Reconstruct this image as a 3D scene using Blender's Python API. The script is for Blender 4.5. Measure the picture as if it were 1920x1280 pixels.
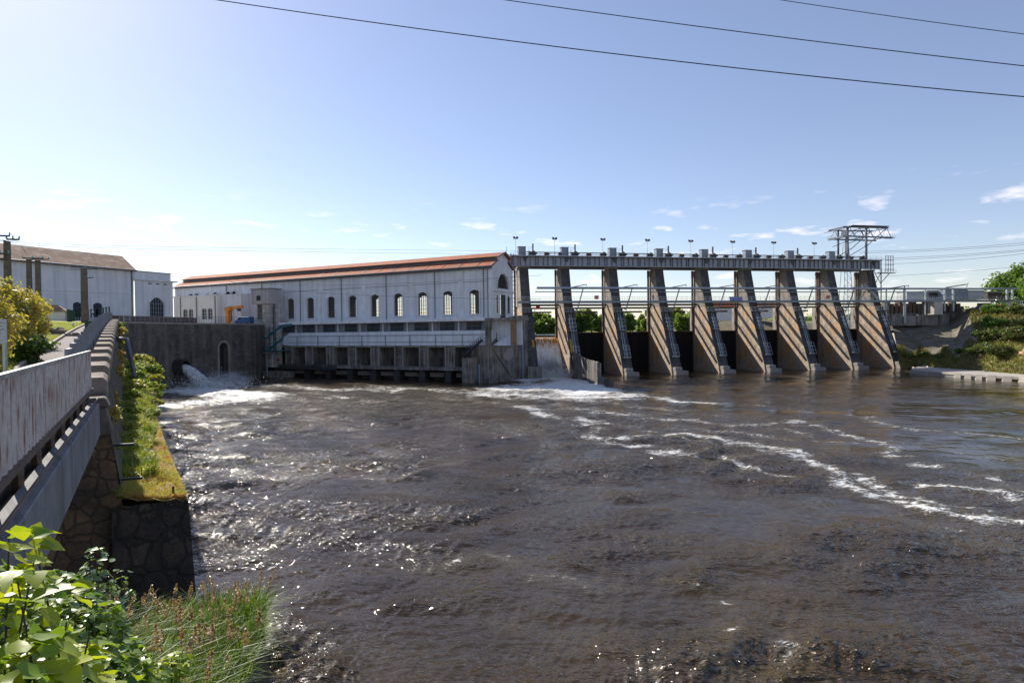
import bpy, math, random
import numpy as np
from mathutils import Vector, Matrix
R = math.radians
scene = bpy.context.scene
for o in list(bpy.data.objects): bpy.data.objects.remove(o)
COL = scene.collection
rng = random.Random(7)
# ------------------------------------------------------------------ camera
FPX, HC = 1130.0, 12.5
_p, _r = math.atan(18/FPX), math.atan(0.0125)
cF = Vector((0, math.cos(_p), -math.sin(_p))); cU0 = Vector((0, math.sin(_p), math.cos(_p))); cR0 = Vector((1, 0, 0))
cR = math.cos(_r)*cR0 - math.sin(_r)*cU0; cU = math.sin(_r)*cR0 + math.cos(_r)*cU0
cam = bpy.data.objects.new('camera', bpy.data.cameras.new('camera')); COL.objects.link(cam)
cam.data.sensor_width = 36; cam.data.lens = 36*FPX/1920; cam.data.clip_start = .1; cam.data.clip_end = 6000
cam.matrix_world = Matrix(((cR.x, cU.x, -cF.x, 0), (cR.y, cU.y, -cF.y, 0), (cR.z, cU.z, -cF.z, HC), (0, 0, 0, 1)))
scene.camera = cam
CP = Vector((0, 0, HC))
def ray(px, py): return FPX*cF + (px-960)*cR - (py-640)*cU
def onz(px, py, z=0.0):
    d = ray(px, py); return CP + d*((z-HC)/d.z)
def atY(px, py, Y):
    d = ray(px, py); return CP + d*(Y/d.y)
def onpl(px, py, P, n):
    d = ray(px, py); return CP + d*((P-CP).dot(n)/d.dot(n))
# ------------------------------------------------------------------ light
SUN_AZ, SUN_EL = -43.0, 36.0
sd = Vector((math.sin(R(SUN_AZ))*math.cos(R(SUN_EL)), math.cos(R(SUN_AZ))*math.cos(R(SUN_EL)), math.sin(R(SUN_EL))))
sun = bpy.data.objects.new('sun', bpy.data.lights.new('sun', 'SUN')); COL.objects.link(sun)
sun.data.energy = 5.0; sun.data.angle = R(.55); sun.data.color = (1, .93, .82)
sun.rotation_euler = sd.to_track_quat('Z', 'Y').to_euler()
w = bpy.data.worlds.new('World'); scene.world = w; w.use_nodes = True
nt = w.node_tree; N = nt.nodes; L = nt.links; N.clear()
out = N.new('ShaderNodeOutputWorld'); bg = N.new('ShaderNodeBackground'); L.new(bg.outputs[0], out.inputs[0])
sky = N.new('ShaderNodeTexSky'); sky.sky_type = 'NISHITA'; sky.sun_disc = False
sky.sun_elevation = R(SUN_EL); sky.sun_rotation = R(SUN_AZ); sky.air_density = 1.0; sky.dust_density = .3; sky.ozone_density = 2.0
bg.inputs[1].default_value = .11
tc = N.new('ShaderNodeTexCoord'); sx = N.new('ShaderNodeSeparateXYZ'); L.new(tc.outputs['Generated'], sx.inputs[0])
def mth(op, a, b=None, c=None, clamp=False, NN=None, LL=None):
    NN = NN or N; LL = LL or L
    m = NN.new('ShaderNodeMath'); m.operation = op; m.use_clamp = clamp
    for i, v in enumerate((a, b, c)):
        if v is None: continue
        if isinstance(v, (int, float)): m.inputs[i].default_value = v
        else: LL.new(v, m.inputs[i])
    return m.outputs[0]
# small fair-weather clouds low over the horizon, laid on the plane of a cloud layer
zz = mth('MAXIMUM', sx.outputs[2], .012)
az_ = mth('ARCTAN2', sx.outputs[0], sx.outputs[1])
cv = N.new('ShaderNodeCombineXYZ'); L.new(mth('MULTIPLY', az_, 9.0), cv.inputs[0]); L.new(mth('MULTIPLY', zz, 34.0), cv.inputs[1])
cn = N.new('ShaderNodeTexNoise'); cn.inputs['Scale'].default_value = 1.15; cn.inputs['Detail'].default_value = 9; cn.inputs['Roughness'].default_value = .58
L.new(cv.outputs[0], cn.inputs['Vector'])
b1 = mth('MULTIPLY', mth('SUBTRACT', zz, .035), 30, clamp=True); b2 = mth('MULTIPLY', mth('SUBTRACT', .215, zz), 18, clamp=True)
cm = mth('MULTIPLY', mth('MULTIPLY', mth('SUBTRACT', cn.outputs[0], .57), 8, clamp=True), mth('MULTIPLY', b1, b2))
mixc = N.new('ShaderNodeMixRGB'); L.new(mth('MULTIPLY', cm, .62), mixc.inputs[0]); hz = N.new('ShaderNodeMixRGB'); hz.inputs[0].default_value = .10; L.new(sky.outputs[0], hz.inputs[1]); hz.inputs[2].default_value = (4.6, 4.7, 5.2, 1); L.new(hz.outputs[0], mixc.inputs[1]); mixc.inputs[2].default_value = (9.5, 9.2, 9.0, 1)
tint = N.new('ShaderNodeMixRGB'); tint.blend_type = 'MULTIPLY'; tint.inputs[0].default_value = 1; L.new(mixc.outputs[0], tint.inputs[1]); tint.inputs[2].default_value = (.98, .915, .96, 1)
L.new(tint.outputs[0], bg.inputs[0])
scene.view_settings.view_transform = 'Standard'; scene.view_settings.look = 'None'; scene.view_settings.exposure = .5; scene.view_settings.gamma = 1
scene.render.engine = 'CYCLES'
# ------------------------------------------------------------------ materials
MATS = {}
def nm(name):
    m = bpy.data.materials.new(name); m.use_nodes = True
    return m, m.node_tree.nodes, m.node_tree.links, m.node_tree.nodes['Principled BSDF']
def noise(NN, LL, vec, scale, detail=5, rough=.55):
    n = NN.new('ShaderNodeTexNoise'); n.inputs['Scale'].default_value = scale; n.inputs['Detail'].default_value = detail; n.inputs['Roughness'].default_value = rough
    if vec: LL.new(vec, n.inputs['Vector'])
    return n.outputs[0]
def ramp(NN, LL, fac, a, b):
    m = NN.new('ShaderNodeMapRange'); m.inputs[1].default_value = a; m.inputs[2].default_value = b; LL.new(fac, m.inputs[0]); return m.outputs[0]
def mixrgb(NN, LL, fac, c1, c2, mode='MIX'):
    m = NN.new('ShaderNodeMixRGB'); m.blend_type = mode
    for i, v in enumerate((fac, c1, c2)):
        if isinstance(v, (int, float)): m.inputs[i].default_value = v
        elif isinstance(v, tuple): m.inputs[i].default_value = (*v, 1)
        else: LL.new(v, m.inputs[i])
    return m.outputs[0]
def M(name, c1, c2=None, ns=.8, rough=.8, bump=.25, bs=14, metal=0, streak=None, brick=None, patch=None, var=.18):
    """c1/c2 blended by large noise; streak=(colour, amount, width_scale); brick=(w,h,mortar colour); patch=(colour,scale,lo,hi)"""
    if name in MATS: return MATS[name]
    m, NN, LL, p = nm(name)
    t = NN.new('ShaderNodeTexCoord').outputs['Object']
    c2 = c2 or tuple(x*(1-var) for x in c1)
    col = mixrgb(NN, LL, ramp(NN, LL, noise(NN, LL, t, ns), .35, .65), c1, c2)
    fine = noise(NN, LL, t, bs, 6, .65)
    col = mixrgb(NN, LL, .5, col, mixrgb(NN, LL, ramp(NN, LL, fine, .3, .7), (.55, .55, .55), (1.25, 1.25, 1.25)), 'MULTIPLY')
    h = fine
    if brick or streak:
        s = NN.new('ShaderNodeSeparateXYZ'); LL.new(t, s.inputs[0])
        xy = mth('ADD', s.outputs[0], s.outputs[1], NN=NN, LL=LL)
    if brick:
        cb = NN.new('ShaderNodeCombineXYZ'); LL.new(xy, cb.inputs[0]); LL.new(s.outputs[2], cb.inputs[1])
        wv = NN.new('ShaderNodeVectorMath'); wv.operation = 'ADD'; LL.new(cb.outputs[0], wv.inputs[0])
        wn = NN.new('ShaderNodeTexNoise'); wn.inputs['Scale'].default_value = 1.3; LL.new(t, wn.inputs['Vector'])
        wm = NN.new('ShaderNodeVectorMath'); wm.operation = 'SCALE'; LL.new(wn.outputs[1], wm.inputs[0]); wm.inputs[3].default_value = .34*brick[0]
        LL.new(wm.outputs[0], wv.inputs[1])
        b = NN.new('ShaderNodeTexBrick'); LL.new(wv.outputs[0], b.inputs['Vector']); b.inputs['Scale'].default_value = 1
        b.inputs['Brick Width'].default_value = brick[0]; b.inputs['Row Height'].default_value = brick[1]; b.inputs['Mortar Size'].default_value = brick[1]*.07
        b.inputs['Mortar Smooth'].default_value = .4
        b.inputs['Color1'].default_value = (.72, .72, .72, 1); b.inputs['Color2'].default_value = (1.15, 1.15, 1.15, 1); b.inputs['Mortar'].default_value = (*brick[2], 1)
        col = mixrgb(NN, LL, 1.0, col, b.outputs[0], 'MULTIPLY')
        h = mth('ADD', mth('MULTIPLY', fine, .5, NN=NN, LL=LL), mth('MULTIPLY', b.outputs[1], -.8, NN=NN, LL=LL), NN=NN, LL=LL)
    if patch:
        col = mixrgb(NN, LL, ramp(NN, LL, noise(NN, LL, t, patch[1], 6, .6), patch[2], patch[3]), col, patch[0])
    if streak:
        cs = NN.new('ShaderNodeCombineXYZ'); LL.new(mth('MULTIPLY', xy, streak[2], NN=NN, LL=LL), cs.inputs[0]); LL.new(mth('MULTIPLY', s.outputs[2], streak[2]*.055, NN=NN, LL=LL), cs.inputs[1])
        f = ramp(NN, LL, noise(NN, LL, cs.outputs[0], 1.0, 6, .6), *(streak[3:5] if len(streak) > 3 else (.47, .66)))
        col = mixrgb(NN, LL, mth('MULTIPLY', f, streak[1], NN=NN, LL=LL), col, streak[0])
    LL.new(col, p.inputs['Base Color']); p.inputs['Roughness'].default_value = rough; p.inputs['Metallic'].default_value = metal
    if bump:
        bn = NN.new('ShaderNodeBump'); bn.inputs['Strength'].default_value = bump; bn.inputs['Distance'].default_value = .05; LL.new(h, bn.inputs['Height']); LL.new(bn.outputs[0], p.inputs['Normal'])
    MATS[name] = m; return m
def leafmat(name, c1, c2, c3=None, trans=.35, rough=.5):
    if name in MATS: return MATS[name]
    m, NN, LL, p = nm(name)
    g = NN.new('ShaderNodeNewGeometry').outputs['Random Per Island']
    t = NN.new('ShaderNodeTexCoord').outputs['Object']
    col = mixrgb(NN, LL, g, c1, c2)
    if c3: col = mixrgb(NN, LL, ramp(NN, LL, noise(NN, LL, t, .8), .45, .62), col, c3)
    LL.new(col, p.inputs['Base Color']); p.inputs['Roughness'].default_value = rough
    tr = NN.new('ShaderNodeBsdfTranslucent'); LL.new(mixrgb(NN, LL, 1.0, col, (1.5, 1.5, .55), 'MULTIPLY'), tr.inputs[0])
    mx = NN.new('ShaderNodeMixShader'); mx.inputs[0].default_value = trans; LL.new(p.outputs[0], mx.inputs[1]); LL.new(tr.outputs[0], mx.inputs[2])
    LL.new(mx.outputs[0], NN['Material Output'].inputs[0]); MATS[name] = m; return m

white_wall = M('white_render', (.80, .80, .82), (.70, .71, .735), .35, .85, .1, 9, streak=((.42, .40, .37), .42, 1.1))
cream_wall = M('cream_render', (.86, .82, .75), (.8, .76, .68), .35, .85, .1, 9, streak=((.4, .36, .3), .3, 1.4))
white_trim = M('white_trim', (.86, .86, .87), None, .6, .7, .08, 12, streak=((.3, .27, .24), .35, 1.1))
band_paint = M('white_band_paint', (.84, .86, .9), (.74, .76, .82), .5, .6, .06, 9, streak=((.25, .24, .23), .3, .9))
dark_conc = M('stained_concrete', (.21, .19, .165), (.10, .09, .08), .45, .9, .5, 5, streak=((.48, .43, .36), .55, 1.8), patch=((.035, .034, .03), .5, .5, .7))
black_conc = M('wet_black_and_gap_dark', (.05, .046, .042), (.02, .02, .02), .8, .55, .4, 5)  # also the painted dark of the parapet gap and the cabin opening
quay_mat = M('quay_stone', (.15, .135, .115), (.075, .07, .064),   .3, .92, .6, 5, streak=((.28, .235, .18), .4, .55), brick=(.9, .45, (.5, .5, .5)), patch=((.03, .035, .022), .35, .5, .75))
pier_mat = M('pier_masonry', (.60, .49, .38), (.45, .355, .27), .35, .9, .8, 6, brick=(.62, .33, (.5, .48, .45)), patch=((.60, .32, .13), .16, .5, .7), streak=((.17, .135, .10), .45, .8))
pier_dark = M('dark_face_stone', (.135, .13, .13), (.075, .073, .075), .9, .95, .8, 7, brick=(.55, .3, (.6, .58, .56)), patch=((.27, .255, .24), 1.8, .62, .74), streak=((.05, .048, .045), .5, .9))  # much darker than the side masonry, used on the downstream faces only
pier_conc = M('pier_concrete', (.36, .33, .29), (.24, .22, .2), .5, .9, .4, 7, streak=((.13, .12, .11), .5, 1.3))
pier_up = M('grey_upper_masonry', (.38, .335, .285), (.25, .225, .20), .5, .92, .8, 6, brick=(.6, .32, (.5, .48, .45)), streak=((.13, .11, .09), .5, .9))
steel = M('painted_steel', (.27, .31, .36), (.2, .235, .28), 1.2, .5, .1, 16, metal=.2, streak=((.16, .1, .07), .4, 1.6))
steel_lt = M('light_galvanised_steel', (.5, .54, .58), None, 2, .4, .1, 20, metal=.5)
steel_dk = M('dark_steel', (.07, .075, .085), None, 2, .5, .1, 20, metal=.4)
rust_steel = M('rusty_brown_steel', (.17, .11, .075), (.1, .07, .05), 1, .8, .3, 12)
girder_pt = M('pale_girder_paint', (.42, .44, .48), (.35, .37, .41), 1.2, .55, .1, 16, streak=((.2, .15, .12), .4, 1.2))
steel_cr = M('crane_steel', (.16, .18, .22), (.12, .13, .16), 1, .5, .1, 16, metal=.2)
hoist_pt = M('greasy_hoist_steel', (.17, .175, .18), (.09, .085, .08), 2, .6, .3, 12, metal=.3)
steel_dk2 = M('dark_blue_steel', (.12, .14, .17), None, 2, .5, .1, 20)
tile = M('clay_tile', (.62, .15, .045), (.42, .12, .045), .5, .85, .7, 7, brick=(.28, .42, (.42, .4, .4)), patch=((.24, .13, .08), .28, .48, .72))
tile_old = M('weathered_clay_tile', (.42, .25, .16), (.3, .18, .12), .4, .9, .7, 5, brick=(.32, .5, (.42, .4, .4)), patch=((.5, .4, .3), .5, .5, .75))
zinc = M('zinc_sheet', (.30, .32, .36), (.22, .24, .27), .8, .5, .15, 12, metal=.3, brick=(.7, 6, (.5, .5, .5)))
teal = M('teal_paint', (.02, .17, .19), (.015, .11, .13), 1.5, .45, .1, 16)
orange = M('orange_crane_paint', (.8, .26, .02), None, 1.5, .45, .1, 16)
grate_dk = M('black_gate_steel', (.010, .009, .009), (.006, .006, .006), 1, .9, .3, 6)
green_pt = M('dark_green_paint', (.012, .055, .035), None, 2, .45, .05, 20)
pole_conc = M('pole_concrete', (.17, .135, .11), (.1, .08, .065), 2, .9, .4, 12)
rock_mat = M('field_stone', (.30, .24, .19), (.18, .14, .11), 1.5, .9, .9, 6)
asphalt = M('path_gravel', (.30, .265, .25), (.24, .215, .2), .7, .95, .5, 30)
kerb_mat = M('kerb_stone', (.42, .38, .33), None, 2, .9, .3, 16)
soil = M('dry_soil', (.16, .12, .075), (.09, .08, .04), .5, .95, .8, 5)
lawn_mat = M('lawn', (.20, .235, .035), (.30, .27, .06), .25, .95, .8, 12)
slope_mat = M('bank_ground', (.22, .24, .05), (.15, .15, .05), .12, .95, 1.0, 4, patch=((.2, .15, .1), .2, .5, .7))
riprap = None
apron_mat = M('apron_concrete', (.46, .42, .37), None, .6, .85, .3, 10)
red_pt = M('red_paint', (.6, .03, .02), None, 3, .5, 0, 20)
white_pt = M('white_paint', (.78, .78, .78), None, 3, .5, 0, 20)
yellow_pt = M('yellow_paint', (.65, .33, .02), None, 3, .6, .1, 20)
blue_pipe = M('light_blue_pipe', (.25, .40, .6), None, 3, .5, 0, 20)
cable_mat = M('black_cable', (.02, .02, .025), None, 3, .6, 0, 20)
ceramic = M('insulator_glass', (.15, .4, .36), None, 3, .2, 0, 20)
bark = M('bark', (.10, .075, .055), None, 3, .95, .8, 14)
coping_mat = M('coping_stone', (.37, .30, .24), (.24, .19, .15), 1.2, .9, .7, 9, patch=((.12, .10, .085), 1.3, .5, .7))
abut_mat = None
def stonewall(name, c1, c2, scale, mortar, dark):
    m, NN, LL, p = nm(name)
    t = NN.new('ShaderNodeTexCoord').outputs['Object']
    wn = NN.new('ShaderNodeTexNoise'); wn.inputs['Scale'].default_value = .9; LL.new(t, wn.inputs['Vector'])
    v = NN.new('ShaderNodeVectorMath'); v.operation = 'MULTIPLY_ADD'; LL.new(wn.outputs[1], v.inputs[0]); v.inputs[1].default_value = (.35,)*3; LL.new(t, v.inputs[2])
    e = NN.new('ShaderNodeTexVoronoi'); e.feature = 'DISTANCE_TO_EDGE'; e.inputs['Scale'].default_value = scale; LL.new(v.outputs[0], e.inputs['Vector'])
    c = NN.new('ShaderNodeTexVoronoi'); c.inputs['Scale'].default_value = scale; LL.new(v.outputs[0], c.inputs['Vector'])
    fine = noise(NN, LL, t, 9, 7, .65)
    bw = NN.new('ShaderNodeRGBToBW'); LL.new(c.outputs['Color'], bw.inputs[0])
    col = mixrgb(NN, LL, bw.outputs[0], c1, c2)
    col = mixrgb(NN, LL, ramp(NN, LL, fine, .3, .7), mixrgb(NN, LL, .55, col, (0, 0, 0)), col)
    edge = ramp(NN, LL, e.outputs['Distance'], .0, .10)
    col = mixrgb(NN, LL, edge, mortar, col)
    col = mixrgb(NN, LL, ramp(NN, LL, noise(NN, LL, t, .45, 5), .45, .62), col, dark)
    LL.new(col, p.inputs['Base Color']); p.inputs['Roughness'].default_value = .92
    b = NN.new('ShaderNodeBump'); b.inputs['Strength'].default_value = .9; b.inputs['Distance'].default_value = .07
    LL.new(mth('ADD', mth('MULTIPLY', edge, .8, NN=NN, LL=LL), mth('MULTIPLY', fine, .6, NN=NN, LL=LL), NN=NN, LL=LL), b.inputs['Height']); LL.new(b.outputs[0], p.inputs['Normal'])
    return m
block_stone = stonewall('dark_courses', (.15, .11, .085), (.055, .045, .038), 1.35, (.03, .026, .022), (.028, .025, .023))
abut_mat = stonewall('polygonal_stone', (.36, .22, .12), (.17, .11, .07), 1.7, (.085, .065, .045), (.06, .048, .038))
riprap = stonewall('stone_pitching', (.36, .31, .26), (.22, .19, .155), 1.6, (.12, .10, .08), (.13, .12, .06))
wallface_mat = stonewall('rubble_stone', (.20, .165, .13), (.12, .10, .085), 2.4, (.07, .06, .05), (.08, .085, .04))
def glassmat(name, col, tr):
    m, NN, LL, p = nm(name)
    p.inputs['Base Color'].default_value = (*col, 1); p.inputs['Roughness'].default_value = .12
    if tr:
        t = NN.new('ShaderNodeBsdfTransparent'); mx = NN.new('ShaderNodeMixShader'); mx.inputs[0].default_value = tr
        LL.new(p.outputs[0], mx.inputs[1]); LL.new(t.outputs[0], mx.inputs[2]); LL.new(mx.outputs[0], NN['Material Output'].inputs[0])
    return m
glass_see = glassmat('dusty_clear_glass', (.03, .035, .04), .8)
glass_dk = glassmat('dark_glass', (.025, .03, .035), 0)
# ------------------------------------------------------------------ mesh builder
class MB:
    def __init__(s): s.v = []; s.f = []
    def quad(s, *p):
        n = len(s.v); s.v += [tuple(q) for q in p]; s.f.append(tuple(range(n, n+len(p)))); return s
    def box(s, x0, x1, y0, y1, z0, z1):
        n = len(s.v); s.v += [(x, y, z) for z in (z0, z1) for y in (y0, y1) for x in (x0, x1)]
        s.f += [tuple(n+i for i in q) for q in ((0, 2, 3, 1), (4, 5, 7, 6), (0, 1, 5, 4), (1, 3, 7, 5), (3, 2, 6, 7), (2, 0, 4, 6))]; return s
    def prism(s, pts, vec):
        n = len(s.v); k = len(pts); vec = Vector(vec)
        s.v += [tuple(p) for p in pts] + [tuple(Vector(p)+vec) for p in pts]
        s.f += [tuple(n+i for i in range(k))[::-1], tuple(n+k+i for i in range(k))]
        s.f += [(n+i, n+(i+1) % k, n+k+(i+1) % k, n+k+i) for i in range(k)]; return s
    def bar(s, a, b, w, h=None):
        a, b = Vector(a), Vector(b); h = h or w; d = (b-a)
        if d.length < 1e-6: return s
        d.normalize(); up = Vector((0, 0, 1)) if abs(d.z) < .95 else Vector((0, 1, 0))
        x = d.cross(up).normalized()*w/2; y = x.cross(d).normalized()*h/2
        n = len(s.v); s.v += [tuple(q) for e in (a, b) for q in (e-x-y, e+x-y, e+x+y, e-x+y)]
        s.f += [tuple(n+i for i in q) for q in ((0, 3, 2, 1), (4, 5, 6, 7), (0, 1, 5, 4), (1, 2, 6, 5), (2, 3, 7, 6), (3, 0, 4, 7))]; return s
    def tube(s, pts, r, k=8, r2=None):
        pts = [Vector(p) for p in pts]; n0 = len(s.v); m = len(pts)
        for i, p in enumerate(pts):
            d = (pts[min(i+1, m-1)]-pts[max(i-1, 0)]).normalized(); up = Vector((0, 0, 1)) if abs(d.z) < .9 else Vector((1, 0, 0))
            x = d.cross(up).normalized(); y = x.cross(d)
            rr = r if r2 is None else r+(r2-r)*i/(m-1)
            for j in range(k):
                a = 2*math.pi*j/k; s.v.append(tuple(p+x*rr*math.cos(a)+y*rr*math.sin(a)))
        for i in range(m-1):
            for j in range(k):
                s.f.append((n0+i*k+j, n0+i*k+(j+1) % k, n0+(i+1)*k+(j+1) % k, n0+(i+1)*k+j))
        s.f.append(tuple(n0+j for j in range(k))[::-1]); s.f.append(tuple(n0+(m-1)*k+j for j in range(k))); return s
    def build(s, name, mat, parent=None, smooth=False, bevel=0):
        me = bpy.data.meshes.new(name); me.from_pydata(s.v, [], s.f); me.update()
        if mat: me.materials.append(mat)
        if smooth: me.polygons.foreach_set('use_smooth', [True]*len(me.polygons))
        o = bpy.data.objects.new(name, me); COL.objects.link(o)
        if parent: o.parent = parent
        if bevel:
            b = o.modifiers.new('bevel', 'BEVEL'); b.width = bevel; b.segments = 1; b.limit_method = 'ANGLE'
        return o
def npmesh(name, V, F, mat, parent=None, smooth=False):
    """V (n,3); F (m,k) same arity"""
    me = bpy.data.meshes.new(name); V = np.asarray(V, dtype=np.float32); F = np.asarray(F, dtype=np.int32); m, k = F.shape
    me.vertices.add(len(V)); me.vertices.foreach_set('co', V.ravel()); me.loops.add(m*k); me.loops.foreach_set('vertex_index', F.ravel())
    me.polygons.add(m); me.polygons.foreach_set('loop_start', np.arange(0, m*k, k, dtype=np.int32)); me.polygons.foreach_set('loop_total', np.full(m, k, dtype=np.int32))
    me.update(calc_edges=True); me.validate()
    if mat: me.materials.append(mat)
    if smooth: me.polygons.foreach_set('use_smooth', [True]*m)
    o = bpy.data.objects.new(name, me); COL.objects.link(o)
    if parent: o.parent = parent
    return o
def tag(o, label=None, cat=None, group=None, kind=None):
    if label: o['label'] = label
    if cat: o['category'] = cat
    if group: o['group'] = group
    if kind: o['kind'] = kind
    return o
def thing(name, label, cat, loc=(0, 0, 0), rz=0, group=None):
    o = bpy.data.objects.new(name, None); COL.objects.link(o); o.location = loc; o.rotation_euler = (0, 0, rz); return tag(o, label, cat, group)
def copy_tree(o, parent=None):
    c = o.copy(); COL.objects.link(c)
    if parent: c.parent = parent
    for ch in list(o.children): copy_tree(ch, c)
    return c
ORD = ['first', 'second', 'third', 'fourth', 'fifth', 'sixth', 'seventh', 'eighth', 'ninth', 'tenth']
def railing(mb, a, b, h=1.1, sp=2.0, r=.035, mids=(.5,), posts=True):
    a, b = Vector(a), Vector(b); n = max(1, round((b-a).length/sp)); up = Vector((0, 0, 1))
    for z in (h,)+tuple(m*h for m in mids): mb.bar(a+up*z, b+up*z, r*1.6)
    for i in range(n+1):
        q = a.lerp(b, i/n); mb.bar(q, q+up*h, r*1.6)
# facade with true openings (front at y, back at y+th); openings (xa, xb, za, zb, rise)
def facade(name, parent, mat, x0, x1, z0, z1, y, ops, th=.5, back=True):
    mb = MB(); xs = {x0, x1}
    K = 6
    for a, b, c, d, r in ops:
        for i in range(K+1): xs.add(round(a+(b-a)*i/K, 5))
    xs = sorted(xs)
    def top(o, x):
        a, b, c, d, r = o; u = (2*x-a-b)/(b-a); return d-r*u*u
    for xa, xb in zip(xs, xs[1:]):
        if xb-xa < 1e-5: continue
        xm = (xa+xb)/2; cov = sorted([o for o in ops if o[0] < xm < o[1]], key=lambda o: o[2])
        lo = [z0, z0]
        for o in cov+[None]:
            hi = [o[2], o[2]] if o else [z1, z1]
            for yy in ((y, y+th) if back else (y,)): mb.quad((xa, yy, lo[0]), (xb, yy, lo[1]), (xb, yy, hi[1]), (xa, yy, hi[0]))
            if o:
                ta, tb = top(o, xa), top(o, xb)
                mb.quad((xa, y, ta), (xb, y, tb), (xb, y+th, tb), (xa, y+th, ta)); mb.quad((xa, y, o[2]), (xb, y, o[2]), (xb, y+th, o[2]), (xa, y+th, o[2]))
                lo = [ta, tb]
    for a, b, c, d, r in ops:
        for x in (a, b): mb.quad((x, y, c), (x, y+th, c), (x, y+th, d-r), (x, y, d-r))
    return mb.build(name, mat, parent)
def window(parent, a, b, c, d, r, y, nx=4, nz=7, gm=None, fm=None, surround=None, bw=.07, name='window'):
    """frame of glazing bars with a glass pane; arched by r"""
    mb = MB(); fm = fm or steel_dk
    top = lambda x: d-r*((2*x-a-b)/(b-a))**2
    for i in range(nx+1):
        x = a+(b-a)*i/nx; q = bw*(1.5 if i in (0, nx) else 1); mb.box(x-q/2, x+q/2, y-.04, y+.04, c, top(x))
    for i in range(nz):
        z = c+(d-r-c)*i/(nz-1); q = bw*(1.5 if i in (0, ) else .9); mb.box(a, b, y-.03, y+.03, z-q/2, z+q/2)
    pr = None
    for i in range(9):
        x = a+(b-a)*i/8; p = (x, y, top(x)-.05)
        if pr: mb.bar(pr, p, .1)
        pr = p
    o = mb.build(name, fm, parent)
    g = MB(); pts = [(a, y+.06, c), (b, y+.06, c)]+[(b+(a-b)*i/8, y+.06, top(b+(a-b)*i/8)) for i in range(9)]
    g.quad(*pts); g.build('pane', gm or glass_dk, o)
    if surround:
        s = MB(); t = .32; yy = y-.62
        s.box(a-t, a-.003, yy, yy+.12, c, d-r); s.box(b+.003, b+t, yy, yy+.12, c, d-r); s.box(a-t-.1, b+t+.1, yy-.12, yy+.1, c-.25, c-.004)
        for i in range(8):
            xa, xb = a-t+(b-a+2*t)*i/8, a-t+(b-a+2*t)*(i+1)/8
            f = lambda x: d-r*min(1, abs((2*x-a-b)/(b-a)))**2
            s.prism([(xa, yy, f(xa)+.004), (xb, yy, f(xb)+.004), (xb, yy, f(xb)+t), (xa, yy, f(xa)+t)], (0, .12, 0))
        s.build('sill_and_surround', surround, o)
    return o
# ------------------------------------------------------------------ vegetation helpers
def leaves(centers, n, size, rs, up=.3, droop=0, asp=1.6):
    """diamond leaf cards scattered around centre clumps: centers list of (x,y,z,rx,ry,rz)"""
    g = np.random.RandomState(rs); C = np.array(centers); wgt = C[:, 3]*C[:, 4]+.01; idx = g.choice(len(C), n, p=wgt/wgt.sum())
    d = g.normal(size=(n, 3)); d /= np.linalg.norm(d, axis=1)[:, None]
    rad = 1.05-.8*g.rand(n)**1.3+.16*g.normal(size=n)
    P = C[idx, :3]+d*C[idx, 3:6]*rad[:, None]
    nrm = d*.7+g.normal(size=(n, 3))*.6; nrm[:, 2] += up; nrm /= np.linalg.norm(nrm, axis=1)[:, None]
    t = np.cross(nrm, g.normal(size=(n, 3))); t /= np.linalg.norm(t, axis=1)[:, None]; b = np.cross(nrm, t)
    s = size*(.6+.8*g.rand(n))[:, None]; t = t*s*asp/2; b = b*s/2
    V = np.stack([P-t, P+b-nrm*s*.12, P+t, P-b+nrm*s*.1], 1).reshape(-1, 3); F = np.arange(4*n).reshape(-1, 4)
    return V, F
def clumps(cx, cy, cz, rx, ry, rz, n, rs, f=.42):
    g = np.random.RandomState(rs); out = []
    for i in range(n):
        d = g.normal(size=3); d /= np.linalg.norm(d); k = .25+.6*g.rand()
        q = f*(.65+.6*g.rand()); out.append((cx+d[0]*rx*k, cy+d[1]*ry*k, cz+d[2]*rz*k, rx*q, ry*q, rz*q*.85))
    return out
def blades(pts, h, wd, rs, lean=.35):
    """grass blades: tapering bent triangles-quads; pts (n,3)"""
    g = np.random.RandomState(rs); P = np.asarray(pts, float); n = len(P)
    a = g.rand(n)*2*math.pi; L_ = h*(.5+.8*g.rand(n)); side = np.stack([np.cos(a), np.sin(a), np.zeros(n)], 1)*(wd/2*(.6+.8*g.rand(n)))[:, None]
    ln = g.normal(size=(n, 3))*lean; ln[:, 2] = 0
    m = P+np.stack([ln[:, 0]*L_*.3, ln[:, 1]*L_*.3, L_*.6], 1); t = P+np.stack([ln[:, 0]*L_, ln[:, 1]*L_, L_*(1-.25*np.abs(ln[:, 0])-.25*np.abs(ln[:, 1]))], 1)
    V = np.stack([P-side, P+side, m+side*.8, t, m-side*.8], 1).reshape(-1, 3)
    i = np.arange(n)[:, None]*5; F = np.concatenate([i+np.array([[0, 1, 2, 4]]), i+np.array([[4, 2, 3, 3]])], 0)
    Fq = F[:n]; tri = F[n:, :3]
    # make tips narrow quads instead of triangles (same arity)
    return V, Fq, tri
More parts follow.
